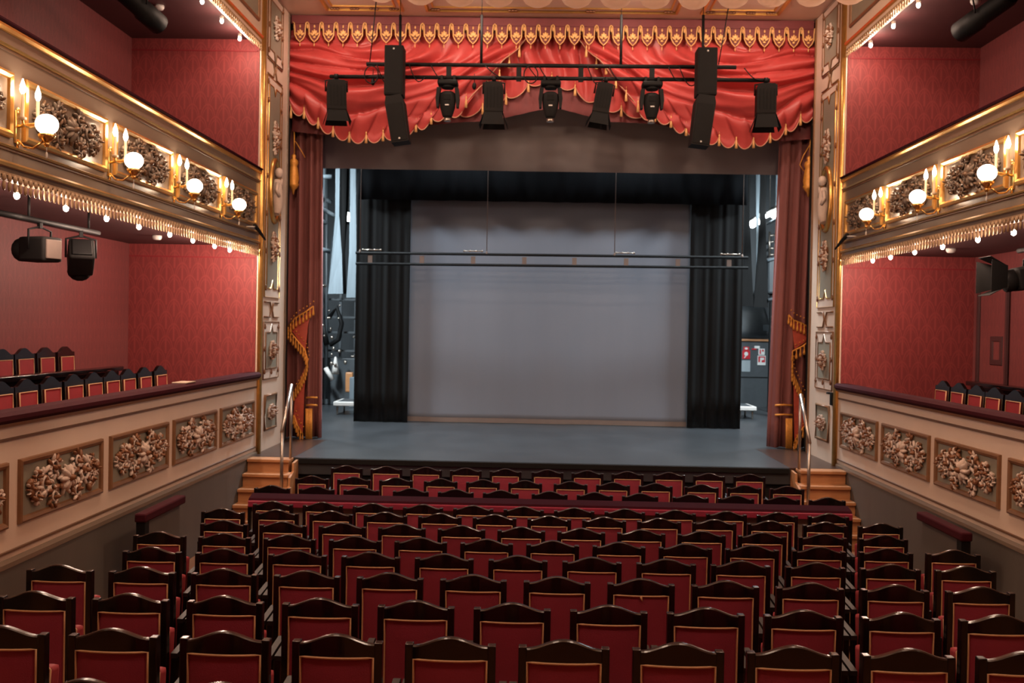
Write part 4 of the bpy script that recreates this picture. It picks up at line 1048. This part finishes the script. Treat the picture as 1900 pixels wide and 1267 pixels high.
def put_chair(x, y, z, s, label, group):
    global first
    if first: o = chair0; first = False
    else: o = dup_tree(CH_T)
    o.location = (x, y, z); o.rotation_euler = (0, 0, -s*-PI/2 if s > 0 else -PI/2)
    o['label'] = label; o['category'] = 'chair'; o['group'] = group
ysL = [13.24, 12.70, 12.18, 11.70, 11.22, 10.73, 10.22, 9.72, 9.25]
for k, y in enumerate(ysL): put_chair(wx(-1, -.68), y, -1.55, -1, 'red-backed dark chair in the left box, front row, %s from the stage' % ORD[k], 'chairs in the left box')
for k, y in enumerate([12.56, 12.04, 11.53, 11.05]): put_chair(wx(-1, -1.64), y, -1.30, -1, 'red-backed dark chair in the left box, raised rear row, %s from the stage' % ORD[k], 'chairs in the left box')
for k, y in enumerate([13.22, 12.72, 12.21, 11.74, 11.24]): put_chair(wx(1, -.68), y, -1.55, 1, 'dark chair in the right box, front row, %s from the stage' % ORD[k], 'chairs in the right box')
put_chair(wx(1, -1.64), 12.5, -1.30, 1, 'dark chair in the right box, raised behind the front row', 'chairs in the right box')
for s, y1 in ((-1, 12.95), (1, 13.4)):
    t = thing('box_ledge', 'dark wooden ledge between the two chair rows of the %s box' % SIDE[s], 'ledge', (0, 0, 0))
    m = MB(); m.box(wx(s, -1.06), wx(s, -1.20), 7.0, y1, -.66, -.60, .01); m.build('top_board', M_wood, t)
    m = MB(); m.box(wx(s, -1.085), wx(s, -1.115), 7.0, y1-.1, -1.55, -.66); m.build('front_board', M_wood, t)
a = Vector((wx(-1, .0), 12.0, -.76))
m = MB(); m.box(wx(-1, -.13), wx(-1, .05), 12.15, 12.50, -.762, -.752); m.mi = 0; tag(m.build('paper_sheet', M_paper), 'cream paper sheet lying on the left red velvet rail', 'paper')

# ================================================================== wall sconces with globe and candle bulbs
def sconce_proto():
    t = thing('wall_sconce', None, 'lamp')   # local: x out of the wall, origin on the wall
    m = MB(); m.box(0, .02, -.035, .035, -.17, .10, .008); m.blob((.02, 0, .10), .012, .03, .03); m.blob((.02, 0, -.18), .012, .025, .03); m.build('backplate', M_brass, t)
    m = MB(); m.tube([(.02, 0, -.03), (.08, 0, -.02), (.16, 0, -.01), (.25, 0, -.02)], .014, 8)
    m.tube([(.02, 0, -.14), (.07, 0, -.20), (.15, 0, -.21), (.23, 0, -.15)], .009, 8)
    m.tube([(.12, -.125, .0), (.09, -.05, -.03), (.09, .05, -.03), (.12, .125, .0)], .010, 8); m.build('arm', M_brass, t)
    g = MB(); g.blob((.26, 0, -.01), .092, .092, .084, None, 20, 12); g.build('globe', M_globe, t)
    m = MB(); m.lathe([(.02, -.16), (.06, -.125), (.07, -.10), (.05, -.085)], (.26, 0, .0), 14); m.blob((.26, 0, -.175), .025, .025, .025); m.build('gallery', M_brass, t)
    m = MB(); m.tube([(.26, 0, -.19), (.26, 0, -.24)], .004, 5); m.blob((.26, 0, -.265), .010, .010, .03); m.build('crystal_drop', M_white, t)
    for sg in (-1, 1):
        m = MB(); m.lathe([(.03, 0), (.034, .02), (.014, .03), (.014, .205), (.011, .21)], (.12, sg*.125, .0), 10); c = m.build('candle', M_candle, t)
        m = MB(); m.lathe([(.011, .21), (.024, .24), (.022, .275), (.010, .31), (.003, .335)], (.12, sg*.125, .0), 10); m.build('candle_bulb', M_flame, c)
    return t
sc0 = sconce_proto(); SC_T = tree_of(sc0); first = True
for s, ys in ((-1, [13.53, 11.75, 9.96, 8.17]), (1, [13.53, 11.74, 9.95])):
    for k, y in enumerate(ys):
        if first: o = sc0; first = False
        else: o = dup_tree(SC_T)
        o.location = (wx(s, .0), y, 1.62); o.rotation_euler = (0, 0, 0 if s < 0 else PI)
        o['label'] = 'lit brass globe sconce on the %s balcony front, %s from the stage' % (SIDE[s], ORD[k]); o['category'] = 'lamp'; o['group'] = 'globe sconces on the balcony fronts'

# ================================================================== bare bulbs under the balconies
def bulb_proto():
    t = thing('bare_bulb', None, 'lamp')
    m = MB(); m.blob((0, 0, -.04), .026, .026, .034, None, 10, 7); m.build('bulb', M_bulb, t)
    m = MB(); m.lathe([(.030, .03), (.026, -.015), (.018, -.02)], seg=10); m.tube([(0, 0, .02), (0, 0, .10)], .008, 6); m.build('socket', M_white, t)
    return t
b0 = bulb_proto(); B_T = tree_of(b0); first = True
BULBS = [(-1, 1, [14.49, 13.80, 12.92, 12.10, 11.15, 10.30, 9.40, 8.50]), (1, 1, [14.49, 13.77, 12.90, 12.03, 11.08, 10.26]), (-1, 2, [14.83, 13.98, 13.15]), (1, 2, [14.80, 13.87, 12.98])]
for s, tier, ys in BULBS:
    for k, y in enumerate(ys):
        if first: o = b0; first = False
        else: o = dup_tree(B_T)
        z = 1.10 if tier == 1 else 4.28
        o.location = (wx(s, -.16), y, z)
        o['label'] = 'small bare bulb %s the %s balcony, %s from the stage' % ('under' if tier == 1 else 'above', SIDE[s], ORD[k]); o['category'] = 'lamp'; o['group'] = 'bare bulbs along the balconies'
    # the light these strings of bulbs throw on the red walls
    for k, y in enumerate(ys):
        z = 1.10 if tier == 1 else 4.28
        lamp('bulb_light', 'POINT', (wx(s, -.17), y, z-.12), (9 if k else 15) if tier == 2 else (17 if k > 1 else 34)*(1 if s < 0 else .68), (1, .72, .56), .03)

# ================================================================== fixtures in the boxes
t = thing('box_lighting_pipe', 'short black pipe under the ceiling of the left box', 'lighting bar', (0, 0, 0))
m = MB(); m.tube([(-4.95, 9.0, .97), (-4.95, 11.15, .98)], .028, 8); m.build('pipe', M_blackm, t)
for y in (9.6, 10.9):
    m = MB(); m.tube([(-4.95, y, .98), (-4.95, y, 1.2)], .014, 6); m.build('hanger', M_blackm, t)
def profile_spot(loc, rot, lab, barn=False, scale=1.0, pale=False):
    t = thing('profile_spotlight', lab, 'stage light', loc); t.rotation_euler = (0, 0, rot[2]); t.scale = (scale,)*3; tilt = (rot[0], 0, 0)
    m = MB(); m.box(-.13, .13, -.18, .16, -.13, .13, .03); m.lathe([(.12, .0), (.125, .10), (.115, .12)], (0, .15, 0), 14, Matrix.Rotation(-PI/2, 3, 'X')); m.build('body', M_speaker, t).rotation_euler = tilt  # lamp house and lens tube
    m = MB(); m.tube([(-.15, 0, 0), (-.15, 0, .20), (0, 0, .24), (.15, 0, .20), (.15, 0, 0)], .012, 6); m.box(-.02, .02, -.02, .02, .22, .31, .004); m.build('yoke', M_blackm, t)
    m = MB(); m.box(-.10, .10, -.20, -.17, -.10, .10, .01)
    m.build('rear_cap', M_hem if pale else M_blackm, t).rotation_euler = tilt
    if barn:
        for sg in (-1, 1):
            m = MB(); m.prism([(-.12, .27), (.12, .27), (.18, .48), (-.18, .48)], lambda q, k: (q[0], q[1], sg*(.11+(q[1]-.27)*.5)+.006*k)); m.build('barn_door', M_black, t)
            m = MB(); m.prism([(-.12, .27), (.12, .27), (.18, .48), (-.18, .48)], lambda q, k: (sg*(.12+(q[1]-.27)*.5)+.006*k, q[1], q[0])); m.build('barn_door', M_black, t)
    return t
profile_spot((-4.95, 9.82, .69), (0, .0, 1.25), 'black spotlight with pale rear, hanging in the left box', scale=.95, pale=True)
profile_spot((-4.95, 10.72, .67), (-.6, 0, .5), 'boxy black floodlight hanging in the left box, nearer the stage', scale=1.0)
profile_spot((5.45, 11.15, .66), (-.2, 0, 1.5), 'black lantern with barn doors hanging in the right box', True)
t = thing('box_lighting_pipe', 'short black pipe under the ceiling of the right box', 'lighting bar', (0, 0, 0))
m = MB(); m.tube([(5.45, 9.2, .97), (5.45, 11.4, .97)], .028, 8); m.build('pipe', M_blackm, t)
m = MB(); m.tube([(5.45, 11.2, .98), (5.45, 11.2, 1.2)], .014, 6); m.build('hanger', M_blackm, t)
def tube_spot(loc, target, lab):
    t = thing('tube_spotlight', lab, 'stage light', loc)
    d = (Vector(target)-Vector(loc)); t.rotation_euler = d.to_track_quat('Y', 'Z').to_euler()
    m = MB(); m.lathe([(.10, -.45), (.12, -.40), (.12, .10), (.14, .12), (.14, .45), (.12, .46)], seg=16, M=Matrix.Rotation(-PI/2, 3, 'X')); m.build('barrel', M_blackm, t)
    m = MB(); m.tube([(-.15, 0, 0), (-.15, 0, .22), (.15, 0, .22), (.15, 0, 0)], .012, 6); m.tube([(0, 0, .22), (0, 0, .34)], .014, 6); m.build('yoke', M_blackm, t)
tube_spot((-5.2, 12.75, 4.06), (-4.6, 14.6, 3.5), 'black tube spotlight under the ceiling, top left corner')
tube_spot((5.6, 12.75, 4.06), (5.0, 14.6, 3.6), 'black tube spotlight under the ceiling, top right corner')
for loc, lab in (((-5.34, 13.9, 1.2), 'white smoke detector on the maroon ceiling of the left box'), ((5.72, 13.9, 1.2), 'white smoke detector on the maroon ceiling of the right box'),
                 ((-5.31, 13.8, 4.39), 'white smoke detector on the upper left ceiling'), ((5.67, 13.2, 4.39), 'white smoke detector on the upper right ceiling')):
    m = MB(); m.lathe([(.065, 0), (.065, -.03), (.05, -.055), (.02, -.06)], loc, 14); tag(m.build('smoke_detector', M_white), lab, 'smoke detector', 'ceiling smoke detectors')
for s in (-1, 1):
    t = thing('bracket_microphone', 'black microphone on a white bracket, %s balcony front beside the pilaster' % SIDE[s], 'microphone', (wx(s, 0), 14.75, 1.43))
    m = MB(); m.tube([(0, 0, 0), (-s*.10, 0, .0), (-s*.10, .12, .01)], .010, 6); m.build('bracket', M_white, t)
    m = MB(); m.tube([(-s*.10, .10, .03), (-s*.10, .30, -.02), (-s*.12, .62, -.14)], [.03, .028, .014], 8); m.build('body', M_blackm, t)

# ================================================================== row of frosted glass shades along the top edge
nt = M_glass.node_tree; tr = nd(nt, 'ShaderNodeBsdfTranslucent'); tr.inputs[0].default_value = (.95, .80, .70, 1); ms = nd(nt, 'ShaderNodeMixShader'); ms.inputs[0].default_value = .55
nt.links.new(nt.nodes['Principled BSDF'].outputs[0], ms.inputs[1]); nt.links.new(tr.outputs[0], ms.inputs[2]); nt.links.new(ms.outputs[0], nt.nodes['Material Output'].inputs[0])
ch = thing('hanging_chandelier', 'curved row of frosted cream glass shades along the top edge', 'chandelier', (0, 0, 0))
YL = 9.0; pts = []
for k in range(13):
    px = 707+k*72.6; yb = [3, 8, 11, 12, 13, 14, 15, 15, 16, 14, 12, 11, 7][k]
    p = at(px, yb, YL); r = .155
    m = MB(); prof = [(.02, 0), (.07, .012), (.115, .04), (.145, .085), (r, .14), (.135, .19), (.09, .21)]
    m.lathe(prof, (p.x, p.y, p.z), 20); m.build('glass_shade', M_glass, ch); pts.append(Vector((p.x, p.y, p.z+.235)))
m = MB(); m.tube(pts, .03, 8)
for q in pts: m.tube([q, q+Vector((0, 0, -.04))], .06, 8)
m.build('brass_rail', M_brass, ch)
for q in (pts[1], pts[6], pts[11]):
    m = MB(); m.tube([q, (q.x, q.y, 6.3)], .014, 6); m.build('suspension_rod', M_brass, ch)
